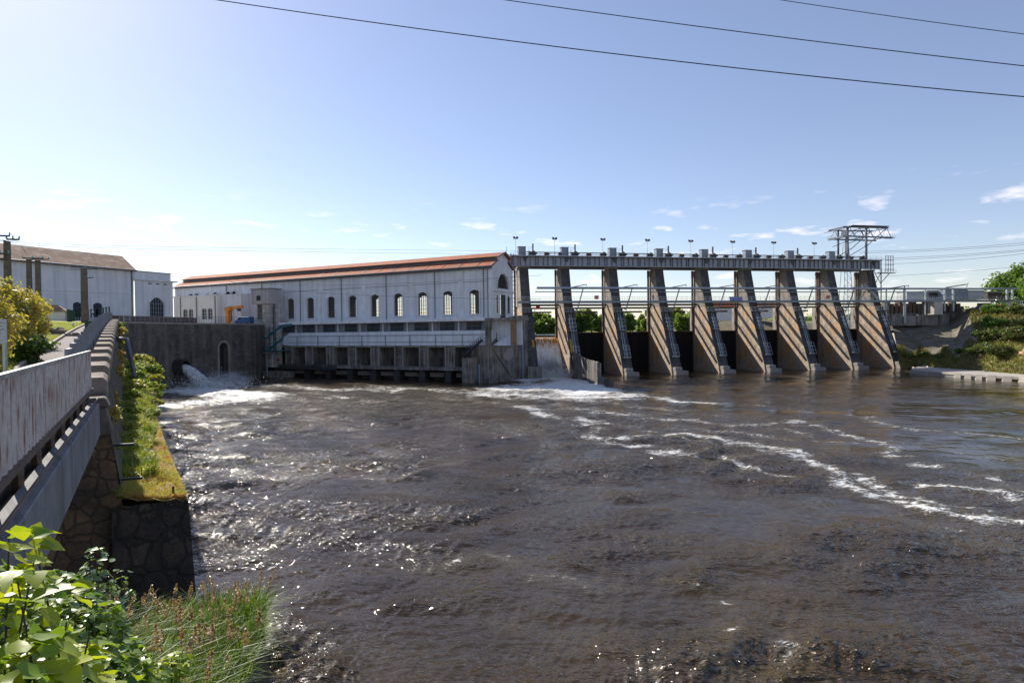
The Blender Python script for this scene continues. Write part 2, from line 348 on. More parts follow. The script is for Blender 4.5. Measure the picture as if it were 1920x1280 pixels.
def blade_mesh(name, pts, h, wd, rs, mat, lean=.35, parent=None):
    V, Fq, tri = blades(pts, h, wd, rs, lean)
    me = bpy.data.meshes.new(name); n = len(Fq)
    me.vertices.add(len(V)); me.vertices.foreach_set('co', V.astype(np.float32).ravel())
    loops = np.concatenate([Fq.ravel(), tri.ravel()]).astype(np.int32); me.loops.add(len(loops)); me.loops.foreach_set('vertex_index', loops)
    st = np.concatenate([np.arange(0, 4*n, 4), 4*n+np.arange(0, 3*n, 3)]).astype(np.int32); tot = np.concatenate([np.full(n, 4), np.full(n, 3)]).astype(np.int32)
    me.polygons.add(2*n); me.polygons.foreach_set('loop_start', st); me.polygons.foreach_set('loop_total', tot); me.update(calc_edges=True)
    me.materials.append(mat); o = bpy.data.objects.new(name, me); COL.objects.link(o)
    if parent: o.parent = parent
    return o
lf_far = leafmat('far_tree_leaves', (.10, .17, .03), (.19, .27, .05), (.13, .18, .035), .5)
lf_mid = leafmat('bright_tree_leaves', (.08, .15, .025), (.16, .25, .045), None, .45)
lf_dark2 = leafmat('ivy_leaves', (.05, .09, .018), (.11, .16, .03), (.16, .15, .04), .3)
lf_yel = leafmat('yellow_bush_leaves', (.42, .36, .09), (.55, .42, .13), (.26, .27, .06), .4)
lf_bush = leafmat('bank_bush_leaves', (.13, .21, .025), (.26, .32, .06), (.30, .29, .07), .4)
lf_fresh = leafmat('fresh_lime_leaves', (.16, .27, .018), (.42, .45, .045), None, .42, .42)
lf_gray = leafmat('pale_bramble_leaves', (.15, .24, .10), (.26, .34, .18), None, .3, .3)
lf_dark = leafmat('dark_green_leaves', (.05, .10, .02), (.12, .2, .03), None, .3)  # dark green leaf colour of the low bush on the lawn
gr_y = leafmat('dry_grass_blades', (.34, .33, .07), (.46, .40, .12), (.5, .27, .10), .35)
gr_g = leafmat('green_grass_blades', (.055, .12, .014), (.17, .25, .03), None, .35)
gr_y2 = leafmat('yellow_bank_leaves', (.26, .28, .05), (.38, .35, .09), None, .4)
gr_mix = leafmat('weed_blades', (.20, .24, .035), (.36, .36, .07), (.13, .19, .03), .4)
gr_lawn = leafmat('lawn_blades', (.24, .30, .04), (.38, .38, .08), None, .35)
plume = leafmat('grass_plumes', (.30, .20, .15), (.40, .29, .21), None, .3)
def tree(label, x, y, z, h, r, n, leaf, rs, mat, group=None, cat='tree', name='broadleaf_tree', crown0=.3, nc=16):
    t = thing(name, label, cat, (x, y, z), 0, group); g = random.Random(rs)
    mb = MB(); mb.tube([(0, 0, -.3), (r*.03, 0, h*.3), (-r*.04, r*.03, h*.75)], max(.12, r*.09), 7, r2=.06)
    for i in range(6):
        a = g.random()*6.28; zz = h*(.25+.08*i); mb.tube([(0, 0, zz), (math.cos(a)*r*.4, math.sin(a)*r*.4, zz+h*.14), (math.cos(a)*r*.75, math.sin(a)*r*.75, zz+h*.2)], max(.06, r*.035), 5, r2=.03)
    mb.build('trunk', bark, t)
    c = clumps(0, 0, h*(crown0+1)/2, r, r, h*(1-crown0)/2, nc*2, rs, f=.32)
    V, F = leaves(c, n, leaf, rs); npmesh('crown', V, F, mat, t)
    return t
def bush(label, x, y, z, h, r, n, leaf, rs, mat, group=None, ry=None, asp=1.6, nc=10, name='bush', cat='bush'):
    t = thing(name, label, cat, (x, y, z), 0, group); g = random.Random(rs); mb = MB()
    for i in range(9):
        a = g.random()*6.28; mb.tube([(0, 0, -.1), (math.cos(a)*r*.25, math.sin(a)*r*.25, h*.45), (math.cos(a)*r*.6, math.sin(a)*r*.6, h*.85)], max(.015, r*.02), 5, r2=.008)
    mb.build('stem', bark, t)
    V, F = leaves(clumps(0, 0, h*.5, r, ry or r, h*.55, nc*2, rs, f=.36), n, leaf, rs, asp=asp); npmesh('foliage', V, F, mat, t)
    return t
# ================================================================== frames
DA, DP = R(11.3), onz(1432, 697)          # dam: local x along the crest, y upstream (gates at y=15.6), toes at y=0
PB, PP = R(-26), onz(895, 717)            # powerhouse: local x along the facade (0 at river end), y into the building
def ax(rz): return Vector((math.cos(rz), math.sin(rz), 0)), Vector((-math.sin(rz), math.cos(rz), 0))
def W_(P, rz, x, y, z=0):
    a, b = ax(rz); return P+a*x+b*y+Vector((0, 0, z))
def loc(P, rz, px, py, y):
    a, b = ax(rz); q = onpl(px, py, P+b*y, b); return (q-P).dot(a), q.z
dl = lambda px, py, y=0: loc(DP, DA, px, py, y)
pl = lambda px, py, y=0: loc(PP, PB, px, py, y)
D = lambda x, y, z=0: W_(DP, DA, x, y, z)
PW = lambda x, y, z=0: W_(PP, PB, x, y, z)
XR = [-66.8]+[-54.6+14.6*i for i in range(8)]      # right faces of the nine piers
PT = 3.0
DECK, GB, GT = 21.0, 31.1, 33.9
SL = lambda z: max(0, .42*z if z < 21 else 8.82+.27*(z-21))   # batter: y of downstream face
# ------------------------------------------------------------------ piers
def build_pier(last=False):
    t = thing('dam_pier', '', 'dam pier')
    mb = MB(); x0, x1 = -PT, 0
    zs = [-1.5, 3, 7, 11, 15, 19.2]
    mb.prism([(x0, SL(z), z) for z in zs]+[(x0, 15.6, 19.2), (x0, 15.6, -1.5)], (PT, 0, 0))
    mb.build('lower_body', pier_mat, t)
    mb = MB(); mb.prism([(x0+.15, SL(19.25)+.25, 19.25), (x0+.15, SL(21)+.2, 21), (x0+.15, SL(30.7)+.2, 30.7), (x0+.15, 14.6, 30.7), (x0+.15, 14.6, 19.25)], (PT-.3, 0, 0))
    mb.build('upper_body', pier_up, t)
    mb = MB()
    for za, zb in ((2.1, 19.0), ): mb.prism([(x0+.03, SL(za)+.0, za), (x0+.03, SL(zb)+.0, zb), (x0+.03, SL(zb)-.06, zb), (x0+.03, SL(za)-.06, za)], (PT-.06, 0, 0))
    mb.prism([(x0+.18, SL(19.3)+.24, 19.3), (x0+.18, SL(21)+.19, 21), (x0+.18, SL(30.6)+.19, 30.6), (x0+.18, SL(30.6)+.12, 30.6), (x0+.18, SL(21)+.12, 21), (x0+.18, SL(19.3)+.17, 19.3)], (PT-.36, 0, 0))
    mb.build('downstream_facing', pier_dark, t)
    mb = MB(); mb.prism([(x0+.4, 15.65, -1.5), (x0+.4, 15.65, 30.6), (x0+.4, 17.2, 30.6), (x0+.4, 17.2, -1.5)], (PT-.8, 0, 0))
    mb.box(x0+.9, -.9, 17.25, 19.3, -1.5, 19.2); mb.build('upstream_nose', pier_conc, t)
    mb = MB(); mb.box(x0-.1, x1+.1, 14.9, 16.2, 19.204, 19.7); mb.build('ledge_block', pier_conc, t)
    mb = MB(); mb.box(x0-.35, x1+.35, SL(30.7)-.1, 15.4, 30.704, 31.05); mb.build('bearing_cap', pier_conc, t)
    mb = MB(); mb.box(x0+.3, x1+1.0, -1.6, .9, -1, 1.0); mb.box(x0+.3, x1-.6, -1.2, .9, 1.004, 2.0); mb.build('toe_block', pier_conc, t, bevel=.08)
    for s in (x0, x1):
        mb = MB(); d = -.5 if s == x0 else .06
        mb.box(s+d, s+d+.42, 15.2, 15.7, 0, 30.6); mb.build('gate_guide', rust_steel, t)
    # ladder on the downstream face
    f = lambda z, o=.55: SL(z)-o
    mb = MB()
    for x in (-1.9, -1.25): mb.bar((x, f(4.6), 4.6), (x, f(18.2), 18.2), .12, .12)
    for i in range(26):
        z = 4.8+i*.52; mb.bar((-1.9, f(z), z), (-1.25, f(z), z), .05)
    l = mb.build('ladder', steel_lt, t)
    for zc in (5.0, 12.6):
        m2 = MB()
        for zz in (zc, zc+1.1, zc+2.2, zc+3.3):
            m2.bar((-2.35, f(zz), zz), (-2.35, f(zz, 1.6), zz), .07); m2.bar((-.55, f(zz), zz), (-.55, f(zz, 1.6), zz), .07); m2.bar((-2.35, f(zz, 1.6), zz), (-.55, f(zz, 1.6), zz), .07)
        for x in (-2.35, -1.45, -.55): m2.bar((x, f(zc, 1.6), zc), (x, f(zc+3.3, 1.6), zc+3.3), .06)
        m2.box(-2.4, -.5, f(zc+.6, 1.6), f(zc, .1), zc-.1, zc); m2.build('ladder_cage', steel_lt, l)
    mb = MB(); mb.box(-PT-.3, .5, SL(17.9)-1.6, SL(18.1), 17.8, 17.95)
    mb.bar((-2.6, SL(17), 16.6), (-2.6, SL(17.8)-1.5, 17.8), .12); mb.bar((-.3, SL(17), 16.6), (-.3, SL(17.8)-1.5, 17.8), .12)
    p = mb.build('inspection_platform', steel, t)
    m2 = MB(); y = SL(17.9)-1.55; railing(m2, (-PT-.25, y, 17.95), (.45, y, 17.95), 1.1, .9, .025, (.5,)); railing(m2, (-PT-.25, y, 17.95), (-PT-.25, SL(18), 17.95), 1.1, 1, .025); railing(m2, (.45, y, 17.95), (.45, SL(18), 17.95), 1.1, 1, .025)
    m2.build('railing', steel_lt, p)
    return t
pier0 = build_pier()
for k, x in enumerate(XR):
    o = pier0 if k == 0 else copy_tree(pier0)
    o.location = D(x, 0); o.rotation_euler = (0, 0, DA); o['group'] = 'masonry piers of the dam'
    o['label'] = ['first masonry dam pier, dark, standing against the powerhouse end', 'second dam pier, between the pouring bay and the low curved wall', 'third battered stone pier from the powerhouse, orange only at its wet foot',
        'fourth battered stone pier from the powerhouse with its narrow sunlit side', 'fifth stone pier from the powerhouse, the middle one of the nine', 'sixth stone pier from the powerhouse with striped sunlit side',
        'seventh stone pier from the powerhouse with striped sunlit side', 'eighth stone pier, last but one before the right bank', 'ninth and last stone pier, beside the right bank under the crane'][k]
pier_list = [o for o in scene.objects if o.name.startswith('dam_pier')]
# first pier carries no ladder but a blue drain pipe and a yellow gauge board
for ch in list(pier0.children):
    if ch.name.split('.')[0] in ('ladder', 'toe_block'):
        for c2 in list(ch.children): bpy.data.objects.remove(c2)
        bpy.data.objects.remove(ch)
mb = MB(); mb.box(-3.6, .3, -1.6, 1.1, -1.5, 3.2); mb.box(-6.5, -3.1, .2, 15.5, -1.5, 16.8); mb.build('footing', dark_conc, pier0)
mb = MB(); mb.tube([(-4.6, .05, 0), (-4.6, .05, 12.5), (-4.6, .8, 14)], .17, 8); mb.build('drain_pipe', blue_pipe, pier0)
mb = MB(); mb.prism([(-1.1, SL(7)-.2, 6.2), (-.5, SL(7)-.2, 6.2), (-.5, SL(10.3)-.05, 10.2), (-1.1, SL(10.3)-.05, 10.2)], (0, -.12, 0)); mb.build('gauge_board', yellow_pt, pier0)
mb = MB(); mb.prism([(-2.6, SL(7)-.2, 6.5), (-2.05, SL(7)-.2, 6.5), (-2.05, SL(10.3)-.05, 10.2), (-2.6, SL(10.3)-.05, 10.2)], (0, -.12, 0)); mb.build('gauge_board', yellow_pt, pier_list[1])
# ------------------------------------------------------------------ sluice gates, bays 1..7 (bay 0 spills)
def bay(k): return XR[k]+.02, XR[k+1]-PT-.02
g0 = thing('sluice_gate', '', 'sluice gate'); a, b = bay(1); wd = b-a
mb = MB(); mb.box(.1, wd-.1, 15.75, 16.1, -1, 11.9)
mb.build('skin_plate', grate_dk, g0)
mb = MB()
for i in range(12): mb.box(.15, wd-.15, 15.35, 15.745, .2+i*.98, .42+i*.98)
mb.build('rib_grid', grate_dk, g0)
mb = MB()
for i in range(5): mb.box(.3+i*(wd-.8)/4, .52+i*(wd-.8)/4, 15.2, 15.345, 0, 11.7)
mb.build('stiffener_grid', grate_dk, g0)
mb = MB(); mb.box(.1, wd-.1, 15.2, 16.2, 11.904, 12.12); mb.build('crest_beam', rust_steel, g0)
for k in range(1, 8):
    o = g0 if k == 1 else copy_tree(g0); o.location = D(bay(k)[0], 0); o.rotation_euler = (0, 0, DA); o['group'] = 'closed black sluice gates'
    o['label'] = 'closed black ribbed sluice gate in the %s dry bay right of the waterfall' % ORD[k-1]
# spilling bay
a, b = bay(0); t = thing('overflow_weir', 'low overflowing weir sill in the bay beside the powerhouse', 'weir', D(0, 0), DA)
mb = MB(); mb.prism([(a, 12.5, -1), (a, 13.6, 7.0), (a, 14.6, 9.6), (a, 15.6, 10.4), (a, 17.4, 10.4), (a, 17.4, -1)], (b-a, 0, 0)); mb.build('sill', dark_conc, t)
def fallmat():
    m, NN, LL, p = nm('falling_water'); t = NN.new('ShaderNodeTexCoord').outputs['Object']
    s = NN.new('ShaderNodeSeparateXYZ'); LL.new(t, s.inputs[0])
    c = NN.new('ShaderNodeCombineXYZ'); LL.new(mth('MULTIPLY', s.outputs[0], 1.9, NN=NN, LL=LL), c.inputs[0]); LL.new(mth('MULTIPLY', s.outputs[1], .4, NN=NN, LL=LL), c.inputs[1]); LL.new(mth('MULTIPLY', s.outputs[2], .35, NN=NN, LL=LL), c.inputs[2])
    n = noise(NN, LL, c.outputs[0], 1.6, 8, .62)
    zf = ramp(NN, LL, s.outputs[2], 10.0, 7.0)   # aerates as it falls
    f = mth('MULTIPLY', mth('ADD', mth('MULTIPLY', mth('SUBTRACT', n, .50, NN=NN, LL=LL), 5, NN=NN, LL=LL), mth('MULTIPLY', zf, 1.25, NN=NN, LL=LL), NN=NN, LL=LL), 1, clamp=True, NN=NN, LL=LL)
    col = mixrgb(NN, LL, f, (.45, .22, .02), (.88, .90, .92)); LL.new(col, p.inputs['Base Color']); p.inputs['Roughness'].default_value = .35
    bn = NN.new('ShaderNodeBump'); bn.inputs['Strength'].default_value = .8; bn.inputs['Distance'].default_value = .2; LL.new(n, bn.inputs['Height']); LL.new(bn.outputs[0], p.inputs['Normal'])
    return m
fall_mat = fallmat()
g = np.random.RandomState(3); nx, nz = 90, 60; V = []
base = g.rand(nx)
for i in range(nz):
    u = i/(nz-1); z = 10.75-10.9*u**1.25; y = 15.4-1.2*u-5.2*math.sqrt(u)+.6
    for j in range(nx):
        xx = a+(b-a)*j/(nx-1); n_ = math.sin(j*.9+i*.15)*.12+math.sin(j*2.3-i*.31)*.08+(base[j]-.5)*.18
        V.append((xx, y+n_*(.3+1.6*u)-(.5 if j > nx*.8 else 0)*u, z))
F = [(i*nx+j, i*nx+j+1, (i+1)*nx+j+1, (i+1)*nx+j) for i in range(nz-1) for j in range(nx-1)]
o = npmesh('waterfall', V, F, fall_mat, None, True); o.location = D(0, 0); o.rotation_euler = (0, 0, DA); tag(o, 'amber and white water falling over the weir between the first two piers', 'waterfall')
# ------------------------------------------------------------------ hoist girder
xa, xb = -72.3, 48.6
t = thing('hoist_bridge', 'long grey steel girder bridge laid across the tops of all piers', 'girder bridge', D(0, 0), DA)
for y in (10.2, 18.4):
    mb = MB(); mb.box(xa, xb, y-.06, y+.06, GB+.05, GT-.15); mb.box(xa, xb, y-.4, y+.4, GB, GB+.146) ; mb.box(xa, xb, y-.4, y+.4, GT-.15, GT); gd = mb.build('plate_girder', girder_pt, t); mb = MB()
    x = xa+.4
    i = 0
    while x < xb and y < 12:
        MB().box(x, x+.14, y-.36, y-.064, GB+.15, GT-.154).build('stiffener', steel_dk2, gd); x += [1.6, .7, 1.5, 1.35][i % 4]; i += 1
mb = MB(); mb.box(xa, xb, 9.3, 19.2, GT+.004, GT+.2); mb.build('deck', steel, t)
mb = MB()
for k, x in enumerate(XR): mb.prism([(x-2.2, 9.75, GT-.2), (x-.6, 9.75, GT-.2), (x-1.2, 9.75, GB+1.2), (x-1.6, 9.75, GB+1.2)], (0, .08, 0))
mb.build('bearing_stiffener', steel_dk, t)
mb = MB(); railing(mb, (xa, 9.4, GT+.2), (xb, 9.4, GT+.2), .95, 2.1, .022, (.5,)); mb.build('railing', steel_dk, t)
mb = MB(); mb.tube([(xa, 9.2, GT-.02), (xb, 9.2, GT-.02)], .17, 8); mb.build('conduit', steel_lt, t)
# ------------------------------------------------------------------ hoists
def gearcluster(mb, x, y, s, g):
    z = GT+.2
    mb.box(x-.5*s, x+.5*s, y-.5, y+.5, z, z+.35)
    for dx, r in ((-.5, .45), (.3, .62), (.85, .32)):
        c = Vector((x+dx*s, y, z+.3+r*.8*s)); mb.tube([c+Vector((0, -.3, 0)), c+Vector((0, .3, 0))], r*s, 12)
        mb.tube([c+Vector((-.45*s, -.5, .1)), c+Vector((.45*s, -.5, .1))], r*.45*s, 8)
    mb.box(x-.9*s, x-.4*s, y-.4, y+.4, z, z+1.15*s); mb.bar((x+.9*s, y, z+.2), (x+.3*s, y-.2, z+1.5*s), .12)
def make_hoist():
    t = thing('gate_hoist', '', 'gate hoist'); z = GT+.2
    mb = MB(); mb.box(-1.15, .95, 10.4, 12.2, z, z+2.45); mb.prism([(-1.3, 10.3, z+2.454), (1.1, 10.3, z+2.454), (1.1, 12.3, z+2.454), (-1.3, 12.3, z+2.454)], (0, 0, .12)); mb.build('control_cabinet', steel, t)
    for x, s in ((2.9, 1.1), (7.2, .75), (11.6, 1.0)):
        mb = MB(); gearcluster(mb, x, 11.2, s, rng); mb.build('gearbox', hoist_pt if s > .9 else rust_steel, t)
    mb = MB(); mb.tube([(1.2, 11, z+1.02), (12.6, 11, z+1.02)], .13, 8); mb.tube([(1.2, 11.5, z+.6), (12.6, 11.5, z+.6)], .07, 6); mb.build('drive_shaft', steel, t)
    mb = MB(); mb.box(3.2, 3.55, 11.8, 12.15, z, z+3.6); mb.bar((2.0, 12, z+1.5), (3.3, 12, z+2.7), .06); mb.bar((2.0, 12, z), (2.0, 12, z+2.6), .06); mb.bar((2.0, 12, z+2.6), (3.3, 12, z+2.6), .05); mb.build('spindle_column', steel_dk, t)
    return t
h0 = make_hoist()
for k in range(8):
    o = h0 if k == 0 else copy_tree(h0); o.location = D(XR[k]-1.6 if k else XR[0]-2.0, 0); o.rotation_euler = (0, 0, DA); o['group'] = 'gate hoists on the girder bridge'
    o['label'] = 'grey hoist of gears, shaft and cabinet on the girder, %s from the powerhouse' % ORD[k]
p0 = thing('floodlight_post', '', 'floodlight'); z = GT+.2
mb = MB(); mb.tube([(0, 0, z), (0, 0, z+4.9)], .07, 6, r2=.045); mb.bar((-.65, 0, z+4.9), (.65, 0, z+4.9), .07); mb.build('pole', steel_lt, p0)
for s in (-1, 1):
    mb = MB(); mb.prism([(s*.35-.3, -.35, z+4.95), (s*.35+.3, -.35, z+4.95), (s*.35+.3, .3, z+5.25), (s*.35-.3, .3, z+5.25)], (s*.1, -.12, .45)); mb.build('lamp_head', steel_dk, p0)
for k in range(8):
    o = p0 if k == 0 else copy_tree(p0); px = [967, 1040, 1130.5, 1214, 1295, 1373.5, 1450.5, 1526.5][k]
    o.location = D(dl(px, 480, 12.6)[0], 12.6); o.rotation_euler = (0, 0, DA); o['group'] = 'twin floodlights on the girder bridge'
    o['label'] = 'thin post with two floodlights on the girder bridge, %s from the powerhouse' % ORD[k]
# ------------------------------------------------------------------ service footbridge in front of the piers
xe = dl(1900, 560, 7.4)[0]; xs_ = -71
t = thing('service_footbridge', 'long grey steel footbridge with pipe roof crossing in front of the piers', 'footbridge', D(0, 0), DA)
y0, y1 = 5.6, 7.6
mb = MB(); mb.box(xs_, xe, y0, y1, DECK-.12, DECK); mb.box(xs_, xe, y0-.05, y0+.1, DECK-.62, DECK-.124); mb.box(xs_, xe, y1-.1, y1+.05, DECK-.62, DECK-.124); mb.build('deck', steel, t)
mb = MB(); railing(mb, (xs_, y0, DECK), (xe, y0, DECK), 1.15, 1.5, .022, (.5,)); railing(mb, (xs_, y1, DECK), (xe, y1, DECK), 1.15, 1.5, .022, (.5,)); mb.build('railing', steel_lt, t)
mb = MB(); mb.tube([(-66, y0-.15, DECK+3.55), (xe, y0-.15, DECK+3.55)], .33, 10); mb.build('roof_pipe', steel_lt, t)
mb = MB(); mb.box(-66, xe, y1-.3, y1, DECK+2.5, DECK+2.75); mb.build('cable_tray', steel, t)
for k, x in enumerate(XR[1:]+[XR[-1]]):
    xx = x+1.2 if k < 8 else x-13
for k in range(8):
    x = XR[k+1]
    mb = MB(); mb.bar((x+.6, SL(18)-1, 18.6), (x+2.0, y0-.2, DECK+3.5), .24); mb.bar((x+.3, SL(18)-.4, 18.6), (x+.6, SL(18)-1.1, 18.6), .2)
    mb.bar((x-1.5+.9*k*.3, y0-.2, DECK+3.7), (x+2.6+.5*k, y0-1.2, DECK+4.5), .22); mb.bar((x+2.6+.5*k, y0-1.2, DECK+4.5), (x+2.6+.5*k, y0-1.2, DECK+4.0), .12)
    mb.build('hanger_bracket', steel, t)
# beams upstream that stripe the piers with shadow
t = thing('upstream_service_bridge', 'brown steel beams and rail crossing behind the piers above the gates', 'service bridge', D(0, 0), DA)
mb = MB()
for k in range(8):
    a, b = bay(k); 
    mb.box(a, b, 15.8, 17.1, 19.1, 19.6)
    mb.box(a, b, 12.6, 13.1, 19.8, 20.4)
mb.build('cross_beam', rust_steel, t)
mb = MB()
for k in range(8):
    a, b = bay(k); mb.box(a-.02+.5, b-.5, 19.4, 20.3, 18.0, 18.5); railing(mb, (a, 19.4, 18.5), (b, 19.4, 18.5), 1.0, 1.4, .03)
mb.build('railing', rust_steel, t)
# ------------------------------------------------------------------ things on the footbridge
def buoy(px, lab):
    x = dl(px, 555, y0)[0]; t = thing('lifebuoy_box', lab, 'lifebuoy', D(x, y0-.1, DECK+.9), DA, 'red lifebuoy boxes on the dam')
    mb = MB(); mb.box(-.62, .62, -.22, 0, -.5, .55); mb.build('box', red_pt, t, bevel=.06)
    mb = MB(); mb.tube([(math.cos(q)*.36, -.27, .02+math.sin(q)*.36) for q in [i*math.pi/6 for i in range(13)]], .09, 6); mb.build('ring', white_pt, t)
buoy(1118, 'red lifebuoy box on the footbridge rail in the second bay'); buoy(1552, 'red lifebuoy box on the footbridge rail near the eighth pier')
x = dl(1009, 576, 15)[0]; t = thing('lifebuoy_box', 'small red lifebuoy box under the footbridge above the waterfall', 'lifebuoy', D(x, 15.4, 20.1), DA, 'red lifebuoy boxes on the dam')
mb = MB(); mb.box(-.6, .6, -.25, 0, -.95, -.1); mb.build('box', red_pt, t, bevel=.06)
def person(P, rz, coat, lab, arms=0):
    t = thing('person', lab, 'person', P, rz)
    J = dict(pel=(0, 0, .95), ch=(0, 0, 1.3), nk=(0, 0, 1.5), hd=(0, -.02, 1.66), top=(0, -.01, 1.76),
             ls=(-.19, 0, 1.43), le=(-.27, 0, 1.15), lw=(-.24, -.16, .92), rs=(.19, 0, 1.43), re=(.28, -.02, 1.15), rw=(.22, -.22, 1.0),
             lh=(-.1, 0, .9), lk=(-.12, -.04, .5), la=(-.13, .02, .09), lt=(-.13, -.17, .04), rh=(.1, 0, .9), rk=(.13, .0, .5), ra=(.15, .05, .09), rt=(.15, -.14, .04))
    rad = dict(pel=.15, ch=.17, nk=.06, hd=.1, top=.07, ls=.08, le=.055, lw=.04, rs=.08, re=.055, rw=.04, lh=.1, lk=.07, la=.05, lt=.045, rh=.1, rk=.07, ra=.05, rt=.045)
    E_ = [('pel', 'ch'), ('ch', 'nk'), ('nk', 'hd'), ('hd', 'top'), ('ch', 'ls'), ('ls', 'le'), ('le', 'lw'), ('ch', 'rs'), ('rs', 're'), ('re', 'rw'), ('pel', 'lh'), ('lh', 'lk'), ('lk', 'la'), ('la', 'lt'), ('pel', 'rh'), ('rh', 'rk'), ('rk', 'ra'), ('ra', 'rt')]
    def skinned(name, keys, mat, grow=0):
        ks = list(keys); me = bpy.data.meshes.new(name); me.from_pydata([J[k] for k in ks], [(ks.index(a), ks.index(b)) for a, b in E_ if a in ks and b in ks], [])
        o = bpy.data.objects.new(name, me); COL.objects.link(o); o.parent = t; me.materials.append(mat)
        s = o.modifiers.new('skin', 'SKIN'); 
        for i, k in enumerate(ks):
            me.skin_vertices[0].data[i].radius = (rad[k]+grow,)*2; me.skin_vertices[0].data[i].use_root = (i == 0)
        o.modifiers.new('sub', 'SUBSURF').levels = 1; return o
    skinned('body', J.keys(), M('skin_and_trousers', (.1, .1, .14), None, 3, .8, 0, 20))
    skinned('jacket', ['ch', 'pel', 'nk', 'ls', 'le', 'rs', 're'], coat, .03)
    mb = MB(); mb.tube([(0, -.02, 1.68), (0, -.02, 1.74), (0, -.02, 1.82)], .13, 10, r2=.06); mb.tube([(0, -.02, 1.67), (0, -.02, 1.69)], .15, 10); mb.build('helmet', white_pt, t)
coat = M('orange_workwear', (.75, .09, .015), None, 3, .7, 0, 20)
person(D(dl(1224.5, 553, 6.5)[0], 6.5, DECK), R(20), coat, 'worker in orange clothes standing on the footbridge before the fourth pier')
xt = dl(1380, 558, 5.3)[0]; g = np.random.RandomState(5); V = []; nx = 24
for i in range(7):
    for j in range(nx):
        V.append((xt-2.1+4.2*j/(nx-1), 5.45-.1*math.sin(j*.8)-.06*i, DECK+1.05-.19*i+.05*math.sin(j*1.3)))
o = npmesh('tarpaulin', V, [(i*nx+j, i*nx+j+1, (i+1)*nx+j+1, (i+1)*nx+j) for i in range(6) for j in range(nx-1)], M('blue_tarp', (.25, .28, .5), None, 2, .6, .2, 8), None, True)
o.location = D(0, 0); o.rotation_euler = (0, 0, DA); o.modifiers.new('thick', 'SOLIDIFY').thickness = .02; tag(o, 'blue tarpaulin hung over the footbridge rail between the fifth and sixth piers', 'tarpaulin')
# ------------------------------------------------------------------ gantry crane on the right end
t = thing('gantry_crane', 'grey lattice gantry crane with roofed platform at the far end of the girder', 'gantry crane', D(0, 0), DA)
zt = GT+.2; cy = 12.0
q = lambda px, py, y=cy: (lambda r_: Vector((r_[0], y, r_[1])))(dl(px, py, y))
ztop = q(1600, 428).z; zmid = q(1600, 445).z
xl, xr, xc, x3, x4 = q(1568, 440, 16).x, q(1655, 430).x, q(1590, 440, 9.6).x, q(1602, 440).x, q(1625, 440, 9.6).x
xr4 = q(1625, 440, 16.2).x
mb = MB()
for x, y in ((xl+1, 16.4), (xc, 9.8), (x3+.6, 16.4), (x4, 9.8)): MB().bar((x, y, zt), (x, y, ztop), .5).build('leg', steel_cr, t)
mb = MB()
for y in (9.8, 16.4):
    mb.bar((xl-2.5, y, ztop), (xr, y, ztop), .42); mb.bar((xl-2.5, y, zmid), (xr+1.5, y, zmid-.2), .42)
    x = xl-2
    while x < xr-2:
        mb.bar((x, y, zmid), (x+1.7, y, ztop), .13); mb.bar((x+1.7, y, ztop), (x+3.4, y, zmid), .13); x += 3.4
    mb.bar((xc, y, zmid-2.5), (x4, y, zmid), .16); mb.bar((x4, y, zmid-3.2), (xr-1, y, ztop-.4), .2); mb.bar((x4, y, ztop-.4), (xc, y, zmid), .13); mb.bar((xc+.5, y, zt+1), (x4, y, zmid-3), .18)
for x in (xl-2.5, xc, x4, xr): mb.bar((x, 9.8, ztop), (x, 16.4, ztop), .26); mb.bar((x, 9.8, zmid), (x, 16.4, zmid), .26)
mb.build('truss', steel_cr, t)
mb = MB(); mb.prism([(xl-3.6, 8.6, ztop-.9), (xc+1, 8.6, ztop+.3), (xc+1, 17.2, ztop+.3), (xl-3.6, 17.2, ztop-.9)], (0, 0, .14)); mb.prism([(xc+1, 8.6, ztop+.3), (xr-.5, 8.6, ztop+.25), (xr-.5, 10.6, ztop+.25), (xc+1, 10.6, ztop+.3)], (0, 0, .14)); mb.build('canopy', steel_cr, t)
mb = MB(); mb.box(xl-2.6, xc-.5, 8.9, 17, zmid-.35, zmid-.2); railing(mb, (xl-2.6, 8.9, zmid-.2), (xc-.5, 8.9, zmid-.2), 1.1, .9, .03); railing(mb, (xl-2.6, 8.9, zmid-.2), (xl-2.6, 17, zmid-.2), 1.1, .9, .03); railing(mb, (xr-.5, 9.8, zmid-.1), (xr+2.6, 9.8, zmid-.1), 1.1, 1, .03); mb.box(xr-.5, xr+2.6, 9.7, 11.5, zmid-.3, zmid-.15); mb.build('platform', steel, t)
mb = MB(); mb.box(xl-1.6, xc-.9, 9.2, 11.5, zmid-.19, zmid+1.9); mb.build('winch_house', white_pt, t, bevel=.05)
